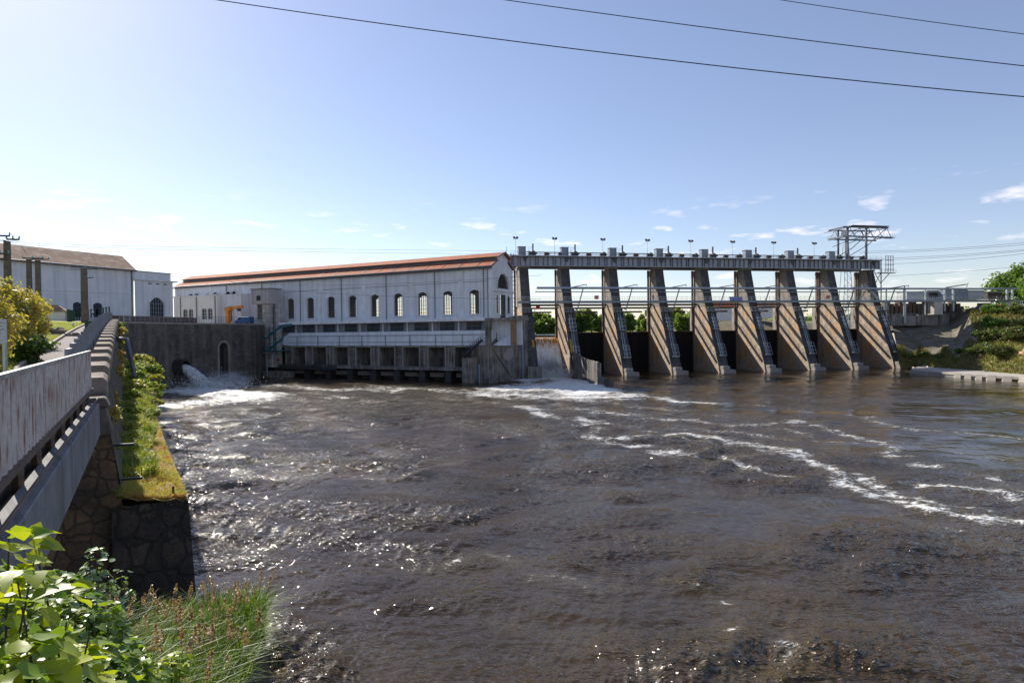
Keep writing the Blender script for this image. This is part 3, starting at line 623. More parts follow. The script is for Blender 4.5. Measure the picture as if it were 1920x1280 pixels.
# end stair tower and brackets
t = thing('end_stair', 'dark steel access stair hanging on the last pier below the crane', 'stair', D(0, 0), DA); mb = MB()
x = XR[-1]
mb.box(x-2, x+4.2, 7.2, 9.2, GT-4.3, GT-4.15); railing(mb, (x-2, 7.2, GT-4.15), (x+4.2, 7.2, GT-4.15), 1.1, 1, .03); mb.build('landing', steel_dk, t)
mb = MB()
for dx in (-8, -4.3, -.6): mb.bar((x+dx, 8.0, DECK), (x+dx, 8.0, GT), .22)
for i in range(3): mb.bar((x-8+3.7*i if i < 2 else x-.6, 8, DECK+.2+i*2.5), (x-4.3 if i != 1 else x-.6, 8, GT-6+i*2), .14)
mb.bar((x+2.5, 8, GT-4.3), (x-.3, 8, GT-7), .16); mb.build('frame', steel_dk, t)
mb = MB(); railing(mb, (x-8, 6.6, DECK+4.2), (x-2.8, 6.6, DECK+.2), 1.0, .8, .04); mb.prism([(x-8, 6.2, DECK+4.2), (x-8, 7.2, DECK+4.2), (x-2.8, 7.2, DECK+.2), (x-2.8, 6.2, DECK+.2)], (0, 0, .15)); mb.build('stair_flight', steel_lt, t)
mb = MB(); 
for i in range(4): mb.box(x+.6+i*.9, x+.72+i*.9, 7.4, 7.52, GT-4, GT+1.2)
for zq in (GT-3.2, GT-1.8, GT-.3, GT+1): mb.box(x+.5, x+3.6, 7.35, 7.5, zq, zq+.12)
mb.build('cage', steel_dk, t)
# ------------------------------------------------------------------ footbridge continuation supports, right bank
for i, (px, yb, yt, w_) in enumerate([(1696, 606, 545, .5), (1787, 584, 548, .5), (1771, 584, 548, .4), (1662, 606, 560, .3), (1888, 580, 548, .55), (1898, 580, 548, .5), (1735, 590, 552, .3)]):
    a = dl(px, yb, 6.4); b = dl(px, yt, 6.4); o = MB().bar((0, 0, 0), (0, 0, DECK+3.4-a[1]), w_).build('footbridge_post', steel_lt); 
    o.location = D(a[0], 6.4, a[1]); o.rotation_euler = (0, 0, DA)
    tag(o, ['tall pale steel post standing on the masonry bank just right of the last pier', 'right post of the pair under the footbridge beside the white pier', 'left post of the pair under the footbridge beside the white pier', 'thin steel post of the footbridge close against the last pier', 'left one of the two thick posts at the far right end of the footbridge', 'rightmost thick post at the end of the footbridge by the tree', 'slim post of the footbridge midway over the bank'][i], 'post', 'posts carrying the footbridge on the right bank')
# cantilever lids on roof pipe
t = thing('roof_arm', 'steel arm rising to a flat frame end above the footbridge beyond the last pier', 'arm', D(0, 0), DA, 'arms above the footbridge'); a = dl(1640, 545, 5); b = dl(1696, 536, 5)
mb = MB(); mb.bar((a[0], 5, a[1]), (b[0], 5, b[1]), .3); mb.bar((b[0], 5, b[1]), (b[0], 5, b[1]-1), .2); mb.build('beam', steel, t)
t = thing('roof_arm', 'dark steel arm above the footbridge over the grey cabin on the right bank', 'arm', D(0, 0), DA, 'arms above the footbridge'); a = dl(1774, 539, 5); b = dl(1812, 533, 5)
mb = MB(); mb.bar((a[0], 5, a[1]), (b[0], 5, b[1]), .3); mb.bar((b[0], 5, b[1]-1), (b[0]+.6, 5, b[1]+.6), .2); mb.build('beam', steel_dk, t)
# lattice access tower by the powerhouse gable
t = thing('ladder_tower', 'tall thin scaffold tower of tubes and rungs beside the powerhouse gable', 'ladder tower', D(0, 0), DA); y = 9.0
x0 = dl(951, 560, y)[0]; x1 = dl(964, 560, y)[0]; zb, ztp = 14.2, GT+.6
for xx, ww in ((x0, .1), ((x0*.4+x1*.6), .26), (x1, .14)):
    MB().bar((xx, y, zb), (xx, y, ztp+ (1.8 if xx == x0 else 0)), ww).build('standard', steel_dk if ww > .12 else steel, t)
mb = MB()
for i in range(17):
    z = zb+.6+i*1.2; mb.bar((x0-.5, y, z), (x1+.6, y, z), .1); mb.bar((x0-.5, y+1.6, z), (x1+.6, y+1.6, z), .07)
mb.build('rung', steel_dk, t)
# ================================================================== powerhouse
t = thing('powerhouse', 'long white turbine hall with tall arched windows and orange tiled roof', 'powerhouse', PP, PB)
YW = 4.0; XL = -120.0; XE = pl(922, 560, YW)[0]; DP_ = 12.0; ZE, ZB = 29.1, 9.0
wins = []
wx = [-2.75-7.97*i for i in range(9)]
for x in wx+[pl(488, 560, YW)[0]]: wins.append((x-1.42, x+1.42, 17.2, 23.4, .55))
small = []
for px in (358.5, 369, 393, 403.5, 427.8, 438.3):
    x, z1 = pl(px, 538.5, YW); small.append((x-1.05, x+1.05, 23.2, 26.6, .45))
x_ = pl(336, 545, YW)[0]; small.append((x_-1.2, x_+1.2, 23.2, 26.2, .45))
xg = pl(430, 560, YW)[0]; small.append((xg-1.6, xg+1.6, 16.6, 22.2, .6))
facade('facade', t, white_wall, XL, XE, ZB, ZE, YW, wins+small, .55)
rear = [(a, b, c, d, r) for a, b, c, d, r in wins[:9]]+[(x-1.42, x+1.42, 17.2, 23.4, .55) for x in [-2.75-7.97*i for i in range(9, 14)]]
facade('rear_wall', t, white_wall, XL, XE, ZB, ZE, YW+DP_, rear, .4)
for a, b, c, d, r in wins: window(t, a, b, c, d, r, YW+.4, 4, 8, glass_see, steel_dk, white_trim)
for a, b, c, d, r in small: window(t, a, b, c, d, r, YW+.4, 2, 4, glass_dk, steel_dk, white_trim)
for a, b, c, d, r in rear: window(t, a, b, c, d, r, YW+DP_+.2, 4, 6, glass_see, steel_dk)
# gable wall at the river end: local plane x=XE, built in rotated child frame
gz = lambda y: None
mb = MB(); yc = YW+DP_/2+.2; RZ = 33.2
def gtop(y):
    u = abs(y-yc)
    return RZ-.1-.42*u if u < 3.1 else (RZ-1.3-1.25-.62*(u-3.1))
ys = [YW+.003, YW+.8, YW+1.5, YW+2.0, yc-3.12, yc-3.1]+[yc+d for d in (-2.6, -2.2, -1.8, -1.2, -.6, 0, .6, 1.2, 1.8, 2.2, 2.6, 3.1, 3.12)]+[YW+DP_-1.5, YW+DP_-.8, YW+DP_+.397]
ys = sorted(set(ys))
R0, ZC = 3.3, 23.8
def holes(y):
    h = []
    if abs(y-yc) < R0: h.append((ZC, ZC+1.15*math.sqrt(max(0, R0**2-(y-yc)**2))))
    for s in (-1, 1):
        c = yc+s*3.5
        if abs(y-c) < .7: h.append((17.3, 21.9))
    if abs(y-yc) < 1.5: h.append((16.2, 22.2))
    return sorted(h)
ys = sorted(set(ys+[yc+R0*math.cos(i*math.pi/14) for i in range(15)]+[yc+s*3.5+d for s in (-1, 1) for d in (-.7, .7)]+[yc-1.5, yc+1.5]))
for ya, yb in zip(ys, ys[1:]):
    if yb-ya < 1e-4: continue
    ym = (ya+yb)/2; hs = holes(ym)
    fa = lambda y: ZC+1.15*math.sqrt(max(0, R0**2-(y-yc)**2))
    lo = (ZB, ZB)
    for h in hs+[None]:
        hi = (gtop(ya if ya >= yc else ya), gtop(yb)) if h is None else (h[0], h[0])
        for xx in (XE, XE-.5):
            mb.quad((xx, ya, lo[0]), (xx, yb, lo[1]), (xx, yb, hi[1]), (xx, ya, hi[0]))
        if h:
            tp = (fa(ya), fa(yb)) if h[0] == ZC else (h[1], h[1])
            mb.quad((XE, ya, tp[0]), (XE, yb, tp[1]), (XE-.5, yb, tp[1]), (XE-.5, ya, tp[0])); lo = tp
for yy in [yc+s*3.5+d for s in (-1, 1) for d in (-.7, .7)]: mb.quad((XE, yy, 17.3), (XE-.5, yy, 17.3), (XE-.5, yy, 21.9), (XE, yy, 21.9))
mb.build('gable_wall', white_wall, t)
mb = MB()
for i in range(13):
    a_ = i*math.pi/12
    if i % 2 == 0: mb.bar((XE-.2, yc, ZC), (XE-.2, yc+R0*math.cos(a_), ZC+1.15*R0*math.sin(a_)), .09)
for k_ in (.45, .75, 1.0):
    pr = None
    for i in range(17):
        a_ = i*math.pi/16; pnt = (XE-.2, yc+R0*k_*math.cos(a_), ZC+1.15*k_*R0*math.sin(a_))
        if pr: mb.bar(pr, pnt, .08)
        pr = pnt
fw = mb.build('fan_window', steel_dk, t)
MB().quad(*[(XE-.28, yc+R0*math.cos(i*math.pi/16), ZC+1.15*R0*math.sin(i*math.pi/16)) for i in range(17)]).build('pane', glass_see, fw)
for s, wd, z0_, z1_ in ((-3.5, .7, 17.3, 21.9), (3.5, .7, 17.3, 21.9), (0, 1.5, 16.2, 22.2)):
    mb = MB()
    for i in range(4): y = yc+s-wd+2*wd*i/3; mb.box(XE-.25, XE-.15, y-.04, y+.04, z0_, z1_)
    for i in range(6): z = z0_+(z1_-z0_)*i/5; mb.box(XE-.24, XE-.16, yc+s-wd, yc+s+wd, z-.04, z+.04)
    o = mb.build('window', steel_dk, t); MB().quad((XE-.28, yc+s-wd, z0_), (XE-.28, yc+s+wd, z0_), (XE-.28, yc+s+wd, z1_), (XE-.28, yc+s-wd, z1_)).build('pane', glass_see, o)
mb = MB(); mb.box(XE+.003, XE+.35, YW-.2, YW+DP_+.4, 23.0, 23.45)
pr = None
for i in range(17):
    a_ = i*math.pi/16; pnt = (XE+.05, yc+(R0+.3)*math.cos(a_), ZC+1.15*(R0+.3)*math.sin(a_))
    if pr: mb.bar(pr, pnt, .5, .3)
    pr = pnt
mb.build('gable_moulding', white_trim, t)
# roofs
OV = .9
mb = MB(); th = .22
for s in (-1, 1):
    e = yc+s*(DP_/2+.9); i_ = yc+s*3.1
    mb.prism([(XL, e, ZE-.02), (XE+OV-.6, e, ZE-.02), (XE+OV-.6, i_, 30.95), (XL, i_, 30.95)], (0, 0, th))
lo_roof = mb.build('lower_roof', tile, t)
mb = MB()
for s in (-1, 1):
    mb.prism([(XL, yc+s*3.9, RZ-1.5), (XE+OV, yc+s*3.9, RZ-1.5), (XE+OV, yc, RZ), (XL, yc, RZ)], (0, 0, .16))
mb.build('lantern_roof', tile, t)
mb = MB(); mb.box(XL, XE-.51, yc-3.1, yc-3.0, 30.9, 32.0); mb.box(XL, XE-.51, yc+3.0, yc+3.1, 30.9, 32.0)
cl = mb.build('clerestory', zinc, t)
mb = MB(); mb.tube([(XL, YW-1.0, ZE-.02), (XE+.3, YW-1.0, ZE-.02)], .17, 8); mb.box(XL, XE+.2, YW-.75, YW-.003, ZE-.55, ZE-.25); mb.build('gutter', zinc, t)
mb = MB(); mb.box(XL, XE+.25, yc-3.35, yc-3.12, 30.9, 31.25); mb.build('roof_flashing', zinc, t)
x = XE-4
rb = MB()
while x > -60: rb.prism([(x, YW-.6, ZE+.25), (x+.18, YW-.6, ZE+.25), (x+.18, yc-3.2, 31.2), (x, yc-3.2, 31.2)], (0, 0, .06)); x -= 5.3
rb.build('roof_strip', zinc, t)
mb = MB()
for y in (yc-3.9, yc+3.9): mb.bar((XE+OV+.03, y, RZ-1.45), (XE+OV+.03, yc, RZ+.08), .12, .32)
for s in (-1, 1): mb.bar((XE+.35, yc+s*(DP_/2+.9), ZE), (XE+.35, yc+s*3.1, 31.0), .14, .36)
mb.build('verge_board', zinc, t)
# pilasters, string, downpipes
mb = MB()
for i in range(-1, 14):
    x = wx[0]-7.97*i-3.98
    if i % 2 == 0: MB().box(x-.75, x+.75, YW-.14, YW-.004, 16.4, ZE-.56).build('pilaster', white_trim, t)
MB().box(XE-1.2, XE-.003, YW-.14, YW-.004, 16.4, ZE-.56).build('pilaster', white_trim, t)
for i in range(-1, 12):
    x = wx[0]-7.97*i-3.98
    if i % 2 and x < XE:
        mb = MB(); mb.tube([(x, YW-.2, ZE-.3), (x, YW-.2, 16.2)], .11, 8); mb.build('downpipe', zinc, t)
MB().tube([(XE-2.2, YW-.25, ZE-.3), (XE-2.2, YW-.25, 16.2)], .11, 8).build('downpipe', zinc, t)
MB().box(XL, XE-.005, YW-.11, YW-.005, 25.4, 25.55).build('string_course', M('stained_string', (.42, .41, .42), None, 1, .8, .1, 9), t)
# gallery
gx0, gx1 = pl(529, 646)[0], pl(917, 640)[0]
mb = MB(); mb.box(gx0-2, gx1-.8, -.9, YW-.006, 15.35, 16.1); mb.build('ledge_slab', white_trim, t, bevel=.05)
mb = MB(); mb.prism([(gx0+2.2, 0, 9.2), (gx1, 0, 9.2), (gx1, 0, 12.95), (gx0+3, 0, 12.95), (gx0+.6, 0, 11.6), (gx0, 0, 9.6)], (0, YW-.1, 0)); mb.build('gallery_parapet', band_paint, t)
ops = []
mb = MB(); mb.box(gx0+1, gx1-1, 2.2, 2.4, 12.95, 15.35); mb.build('gallery_wall', M('gallery_grey', (.35, .37, .42), (.26, .28, .33), .5, .8, .1, 8, streak=((.12, .12, .13), .6, 1)), t)
for i in range(9):
    x = wx[0]-7.97*i+.9; m2 = MB()
    for j in range(13): m2.box(x-2.3+j*.36, x-2.24+j*.36, 2.02, 2.1, 13.1, 15.2)
    for zq in (13.1, 14.1, 15.15): m2.box(x-2.3, x+2.1, 2.0, 2.12, zq, zq+.06)
    o = m2.build('gallery_window', steel, t); MB().box(x-2.3, x+2.1, 2.13, 2.17, 13.1, 15.2).build('pane', glass_dk, o)
mb = MB()
for i in range(10): x = wx[0]-7.97*i-3.1; mb.box(x-.12, x+.12, 1.0, 1.3, 12.95, 15.35)
mb.build('gallery_post', white_trim, t)
mb = MB(); railing(mb, (gx0-1, -.7, 16.1), (gx1-1, -.7, 16.1), 1.1, 2.0, .022, (.5,)); mb.build('ledge_railing', steel_lt, t)
mb = MB(); mb.tube([(gx0+3, -.3, 11.95), (gx1-1, -.3, 11.95)], .07, 6); mb.tube([(gx0+3, -.25, 10.2), (gx1-1, -.25, 10.2)], .05, 6)
for i in range(9): x = gx1-7.5-13*i/1.63; mb.tube([(x, -.3, 11.95), (x, -.3, 9.2)], .09, 6)
mb.build('gallery_pipe', zinc, t)
# turbine bays below
ops = [(wx[0]-7.97*i-3.9, wx[0]-7.97*i+1.1, 3.7, 8.7, .02) for i in range(9)]
x_r = gx1+.5
facade('substructure', t, dark_conc, gx0-6, x_r, 3.6, 9.196, .6, ops, 2.8, back=False)
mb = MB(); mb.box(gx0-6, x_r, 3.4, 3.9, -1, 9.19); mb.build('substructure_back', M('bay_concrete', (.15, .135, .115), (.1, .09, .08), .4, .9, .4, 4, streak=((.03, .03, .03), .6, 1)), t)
mb = MB()
for i, (a, b, c, d, r) in enumerate(ops):
    mb.box(a-.35, a-.02, .25, .596, 3.6, 9.19); mb.box(b+.02, b+.35, .25, .596, 3.6, 9.19); mb.box(a-.35, b+.35, .2, .596, 8.75, 9.1)
mb.build('bay_rib', pier_conc, t)
for i, (a, b, c, d, r) in enumerate(ops):
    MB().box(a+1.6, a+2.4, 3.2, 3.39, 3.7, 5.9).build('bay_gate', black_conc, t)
mb = MB(); mb.box(gx0-6, x_r-6.5, -1.1, .2, 2.9, 3.55); mb.box(gx0-6, x_r-.1, .204, 3.4, 3.1, 3.596); mb.build('lower_walkway', dark_conc, t)
mb = MB()
for i, (a, b, c, d, r) in enumerate(ops):
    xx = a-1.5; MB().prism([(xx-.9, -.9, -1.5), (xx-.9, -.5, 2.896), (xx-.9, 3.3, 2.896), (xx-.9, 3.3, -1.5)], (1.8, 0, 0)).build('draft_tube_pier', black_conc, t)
mb = MB()
for i, (a, b, c, d, r) in enumerate(ops): mb.box(a+.2, b-.5, .6, 1.2, 1.1, 2.2)
mb.build('draft_tube_lintel', M('lintel', (.24, .18, .15), None, 1, .9, .3, 6), t)
mb = MB(); xq = pl(512, 690)[0]; railing(mb, (xq, -1.3, 3.0), (pl(637, 690)[0], -1.3, 3.0), 1.0, .5, .035, (.2, .4, .6, .8)); mb.box(xq, pl(637, 690)[0], -1.5, -1.12, 2.4, 3.0); mb.build('black_rail', steel_dk, t)
# river end: block, stair, column
mb = MB(); a_ = pl(884, 660, -1)[0]; mb.box(a_-2, a_+1.2, -2.2, .55, -1, 6.2); mb.box(a_+1.2, gx1+1.0, -.6, .55, -1, 9.19); mb.build('end_block', dark_conc, t)
mb = MB(); mb.prism([(a_-2, -2.1, 6.25), (a_+3.2, -2.1, 10.3), (a_+3.2, -2.1, 10.7), (a_-2, -2.1, 6.65)], (0, 1.2, 0)); railing(mb, (a_-2, -2.1, 6.6), (a_+3.2, -2.1, 10.6), 1, .7, .04); railing(mb, (a_-2, -.9, 6.6), (a_+3.2, -.9, 10.6), 1, .7, .04)
railing(mb, (a_-2.3, -2.2, 6.25), (a_+1, -2.2, 6.25), 1, .8, .03); mb.build('stair', steel_dk, t)
MB().tube([(a_+2, -.8, -1), (a_+2, -.8, 4.6)], .16, 8).build('gauge_pipe', blue_pipe, t)
mb = MB(); mb.box(gx1-.5, gx1+.7, -1.0, .0, 9.194, 15.4); mb.build('end_column', dark_conc, t)
xt_ = pl(1000, 600, 2)[0]
mb = MB(); xte = pl(972, 600, -.5)[0]; mb.box(gx1-.8+.003, xte, -.6, 6, 15.3, 15.95); mb.build('end_terrace', dark_conc, t)
mb = MB(); railing(mb, (gx1, -.4, 15.95), (xte-.1, -.4, 15.95), 1.1, 1.6, .025); mb.build('terrace_railing', steel_lt, t)
mb = MB(); mb.box(gx1+.71, gx1+7.5, 3.0, 3.4, 9.3, 15.3); mb.prism([(gx1+.7, .7, 9.2), (gx1+6.5, .7, 9.2), (gx1+6.5, 2.9, 12.6), (gx1+.7, 2.9, 9.6)], (0, 0, .2)); mb.build('end_wall', band_paint, t)
MB().box(gx1+6, gx1+7.2, -.2, .8, 9.3, 15.3).build('end_pillar', M('brick_pillar', (.35, .2, .12), None, 1, .9, .4, 8, brick=(.4, .15, (.5, .5, .5))), t)
# dark wing wall between powerhouse and first pier
A, B = PW(gx1+.9, -.3), D(XR[0]-6.5, .2)
t2 = thing('wing_wall', 'dark sloping stained concrete wall between powerhouse and first dam pier', 'wing wall', A, math.atan2((B-A).y, (B-A).x)); Lw = (B-A).length
mb = MB(); mb.prism([(0, 0, -1.5), (Lw+.5, 0, -1.5), (Lw+.5, 0, 16.5), (Lw*.72, 0, 13.8), (0, 0, 9.1)], (0, 4, 0)); mb.build('wall', dark_conc, t2)
mb = MB(); mb.prism([(Lw*.42, -.12, 6.6), (Lw*.62, -.12, 8.2), (Lw*.85, -.12, 8.6), (Lw*.9, -.12, 6.4), (Lw*.7, -.12, 4.8), (Lw*.5, -.12, 5.4)], (0, .11, 0)); mb.build('repair_patch', M('patch_conc', (.33, .3, .28), None, 1, .9, .3, 6), t2)
mb = MB(); mb.prism([(0, -.5, -1.5), (Lw, -.5, -1.5), (Lw, -.5, .5), (0, -.5, .5)], (0, .5, 0)); mb.prism([(.1, -.25, 8.4), (Lw*.8, -.25, .5), (Lw*.8+.5, -.25, .5), (.1, -.25, 9.1)], (0, .24, 0)); mb.build('footing', dark_conc, t2)
# training wall right of the waterfall
t2 = thing('training_wall', 'low curved dark concrete wall guiding the waterfall below the second pier', 'river wall')
P_ = [onz(1062, 690), onz(1080, 712), onz(1112, 722), onz(1140, 725), onz(1160, 718)]; tops = [6.3, 6.4, 5.6, 4.4, 1.4]
pts = [(1066, 699, 7.0), (1082, 709, 6.6), (1100, 715, 5.6), (1122, 719, 5.2), (1128, 721, 2.0), (1140, 724, 1.6), (1152, 726, .5)]
mb = MB()
for (x0_, y0_, h0_), (x1_, y1_, h1_) in zip(pts, pts[1:]):
    p, q_ = onz(x0_, y0_), onz(x1_, y1_); n_ = ax(DA)[1]*2.6
    if h1_ < h0_*.6: h1_ = h0_*.95 if h0_ > 4 else h1_
    mb.prism([p+Vector((0, 0, -1)), q_+Vector((0, 0, -1)), q_+Vector((0, 0, h1_)), p+Vector((0, 0, h0_))], n_)
mb.build('wall', dark_conc, t2)
# ================================================================== intake tower, annex, crane, van on the quay
def block(mb, Lx0, Lx1, y0, y1, z0, z1): mb.box(Lx0, Lx1, y0, y1, z0, z1)
ty = -3.2; xa_, zt1 = pl(470.5, 543, ty); xb_, _ = pl(504, 541.5, ty); zt0 = pl(504, 569, ty)[1]
t = thing('lift_tower', 'pale concrete lift tower with wider boxed head in front of the hall', 'tower', PP, PB)
mb = MB(); mb.box(xa_, xb_, ty, ty+4.6, zt0, zt1); o = mb.build('head', M('tower_head', (.48, .44, .42), (.4, .37, .36), .6, .85, .2, 8, streak=((.2, .17, .15), .5, 1.2)), t, bevel=.05)
MB().box(xa_-.25, xb_+.25, ty-.25, ty+4.85, zt1+.003, zt1+.22).build('roof', zinc, t)
xm = xa_+(xb_-xa_)*.42; MB().box(xm-.8, xm+.8, ty-.06, ty-.004, zt1-3.4, zt1-1.9).build('window', glass_dk, t)
sxa, sxb = pl(492.5, 600, ty+.8)[0], pl(508.6, 600, ty+.8)[0]
mb = MB(); mb.box(sxa, sxb, ty+.8, ty+3.6, 3, zt0-.003); mb.box(sxb+.004, sxb+1.2, ty+1.6, ty+3.6, 3, zt0-.004); mb.box(sxa-.12, sxa-.003, ty+.75, ty+3.6, 3, zt0-.004)
mb.build('shaft', M('tower_conc', (.50, .46, .42), (.42, .39, .36), .6, .85, .3, 8, brick=(3, 1.5, (.6, .6, .6)), streak=((.22, .19, .17), .5, 1)), t)
mb = MB()
for x in (sxb+.25, sxb+.8): mb.bar((x, ty+1.45, 8), (x, ty+1.45, zt0), .12)
mb.build('conduit', steel_dk, t)
mb = MB(); mb.box(sxa-3.6, sxa-.5, ty-.9, ty+1, 8.2, 14.6); mb.build('cable_cabinet', teal, t)
mb = MB(); mb.box(sxa-4, sxb+5, ty-1, ty+3.9, 7.7, 7.95); railing(mb, (sxa-4, ty-1, 7.95), (sxb+4.8, ty-1, 7.95), 1.1, 1.1, .05); mb.bar((sxa-4, ty-.9, 8.9), (sxa-4, ty-.9, 8), .1); mb.box(sxa-3.5, sxb+1, ty-1.2, ty-1.0, 11.4, 11.8)
mb.prism([(sxb+1, ty-1, 8.0), (sxb+6.5, ty-1, 11.2), (sxb+6.5, ty-1, 11.9), (sxb+1, ty-1, 8.7)], (0, .12, 0)); mb.prism([(sxb+.5, ty-1, 11.6), (sxb+6, ty-1, 14.6), (sxb+10, ty-1, 14.9), (sxb+10, ty-1, 15.6), (sxb+6, ty-1, 15.4), (sxb+.5, ty-1, 12.4)], (0, .12, 0))
for xx in (sxb+.4, sxb+2.1): mb.box(xx, xx+.25, ty-.6, ty-.4, 8, 15)
mb.build('teal_stair', teal, t)
mb = MB()
for x in (sxa-2.6, sxb-.3, sxa-7): mb.bar((x, ty-.8, .5), (x, ty-.8, 7.7), .28)
mb.bar((sxa-9, ty-.8, 7.3), (sxb+3, ty-.8, 7.3), .3); mb.build('platform_post', steel_lt, t)
mb = MB(); mb.box(sxa-9, sxb+6, -3.9, .5, -1.5, 1.9); mb.build('base', dark_conc, t)
x = pl(513, 677, ty-.9)[0]; o = MB(); o.box(-.4, .4, -.15, 0, -.5, .5); o = o.build('buoy_board', red_pt, bevel=.05); o.location = PW(x, -2.3, 5.2); o.rotation_euler = (0, 0, PB); tag(o, 'small red lifebuoy board at the foot of the lift tower', 'lifebuoy')
x = pl(468, 651, -1.6)[0]; t = thing('hanging_cabinet', 'small grey cabinet fixed on the dark wall left of the lift tower', 'cabinet', PW(x, -2.2, 8.2), PB); mb = MB(); mb.box(-1.6, 1.6, -.4, .8, 0, 2.2); mb.build('box', zinc, t, bevel=.06); mb = MB(); mb.box(-1.4, .9, -.45, -.404, .3, 1.9); mb.build('door', steel, t)
# annex
t = thing('annex_building', 'cream three storey annex with narrow paired windows before the hall', 'building', PP, PB)
ya = -1.0; ax0, ax1 = pl(326, 580, ya)[0], pl(407.5, 580, ya)[0]; azt = pl(408, 553.7, ya)[1]
ops = []
for px in (347, 357.5, 382.5, 393.5):
    x = pl(px, 570, ya)[0]; ops += [(x-1.15, x+1.15, 17.7, 21.2, .35), (x-1.15, x+1.15, 12.5, 16.1, .3)]
facade('facade', t, cream_wall, ax0, ax1, 10, azt, ya, ops, .4, back=False)
for a, b, c, d, r in ops: window(t, a, b, c, d, r, ya+.3, 2, 4, glass_dk, steel_lt, None, .09)
mb = MB(); mb.box(ax1-.3, ax1-.003, ya+.003, YW-.1, 10, azt-.003); mb.build('side_wall', cream_wall, t)
mb = MB(); mb.box(ax0, ax1+.15, ya-.2, YW-.1, azt, azt+.4); mb.build('cornice', white_trim, t)
for px in (339, 369, 404): x = pl(px, 580, ya)[0]; MB().tube([(x, ya-.15, 14), (x, ya-.15, azt)], .12, 6).build('downpipe', zinc, t)
t = thing('side_extension', 'grey white lower extension between annex and hall with one arched window', 'building', PP, PB)
yb = .6; bx1 = pl(452, 580, yb)[0]; bz = pl(430, 553.5, yb)[1]; x = pl(430, 570, yb)[0]; op = [(x-1.5, x+1.5, 16.9, 21.6, .5)]
facade('facade', t, white_wall, ax1+.01, bx1, 10, bz, yb, op, .4, back=False)
for a, b, c, d, r in op: window(t, a, b, c, d, r, yb+.3, 3, 6, glass_dk, steel_dk, white_trim)
MB().box(ax1+.15, bx1+.1, yb-.2, YW-.1, bz, bz+.3).build('cornice', white_trim, t); MB().box(bx1-.3, bx1-.003, yb+.003, YW-.1, 10, bz-.003).build('side_wall', white_wall, t)
def cr(px, py, y=-4.5): x, z = pl(px, py, y); return Vector((x, y, z))
t = thing('jib_crane', 'orange slewing jib crane standing on the quay edge', 'crane', PP, PB)
a = cr(428.5, 606); MB().box(a.x-.75, a.x+.55, -5, -4, 14.8, cr(428, 580).z).build('mast', orange, t, bevel=.05)
b, c = cr(424.5, 579), cr(455, 577); mb = MB(); mb.bar((b.x, -4.5, b.z), (c.x, -4.5, b.z+.45), .5, .85); mb.box(b.x-.2, b.x+2.2, -5.1, -3.9, b.z-.6, b.z+.5); mb.build('jib', orange, t)
mb = MB(); mb.box(c.x-2, c.x-1.2, -4.9, -4.1, b.z-.8, b.z); mb.build('hoist_trolley', steel_dk, t)
# van (blue) parked on quay
vx, vz = pl(460, 606, 0.0); t = thing('parked_van', 'blue van parked on the quay beside the orange crane', 'van', PW(pl(459, 600, -2.5)[0], -3.6, 15.7), PB+R(6))
blue = M('van_blue', (.03, .12, .32), None, 3, .35, 0, 20)
mb = MB(); pr = [(-2.9, 0, .45), (2.9, 0, .45), (2.9, 0, 2.1), (2.7, 0, 2.35), (-1.0, 0, 2.35), (-1.9, 0, 1.5), (-2.8, 0, 1.25)]; mb.prism(pr, (0, 2, 0)); mb.build('body', blue, t, bevel=.08)
mb = MB(); mb.prism([(-1.75, -.02, 1.5), (-.5, -.02, 1.5), (-.5, -.02, 2.1), (-1.05, -.02, 2.1)], (0, .015, 0)); mb.build('window', glass_dk, t)
for x in (-1.9, 1.9):
    for y in (0.0, 1.8): MB().tube([(x, y-.05, .38), (x, y+.25, .38)], .38, 14).build('wheel', steel_dk, t)
# ================================================================== quay wall and yard
ZY = 15.7
def gxy(px, y_, z=0): return onz(px, y_, z)
QA, QM, QB = atY(222, 600, 126), atY(345, 600, 148), atY(478, 600, 171.5)
for q_ in (QA, QM, QB): q_.z = 0
QC = PW(gx0-6, .6); QD = PW(gx0-6, 4.5)
t = thing('quay_wall', 'tall dark streaked masonry quay wall with arched opening left of the lift tower', 'quay wall', (0, 0, 0))
def rect_seg(mb, a, b, z0, z1, n):
    mb.quad((a.x, a.y, z0), (b.x, b.y, z0), (b.x, b.y, z1), (a.x, a.y, z1))
# segment frame wall pieces built as prisms
def wallseg(a, b, z0, z1, th, mat, name, par, hole=None):
    d = (b-a); ln = d.length; o = bpy.data.objects.new(name, None)
    rz = math.atan2(d.y, d.x)
    if hole is None:
        m_ = MB(); m_.box(0, ln, 0, th, z0, z1); o = m_.build(name, mat, par)
    else:
        o = facade(name, par, mat, 0, ln, z0, z1, 0, hole, th)
    o.location = a; o.rotation_euler = (0, 0, rz); return o
wallseg(QA, QM, -1.5, ZY-.35, 3, quay_mat, 'wall_face', t)
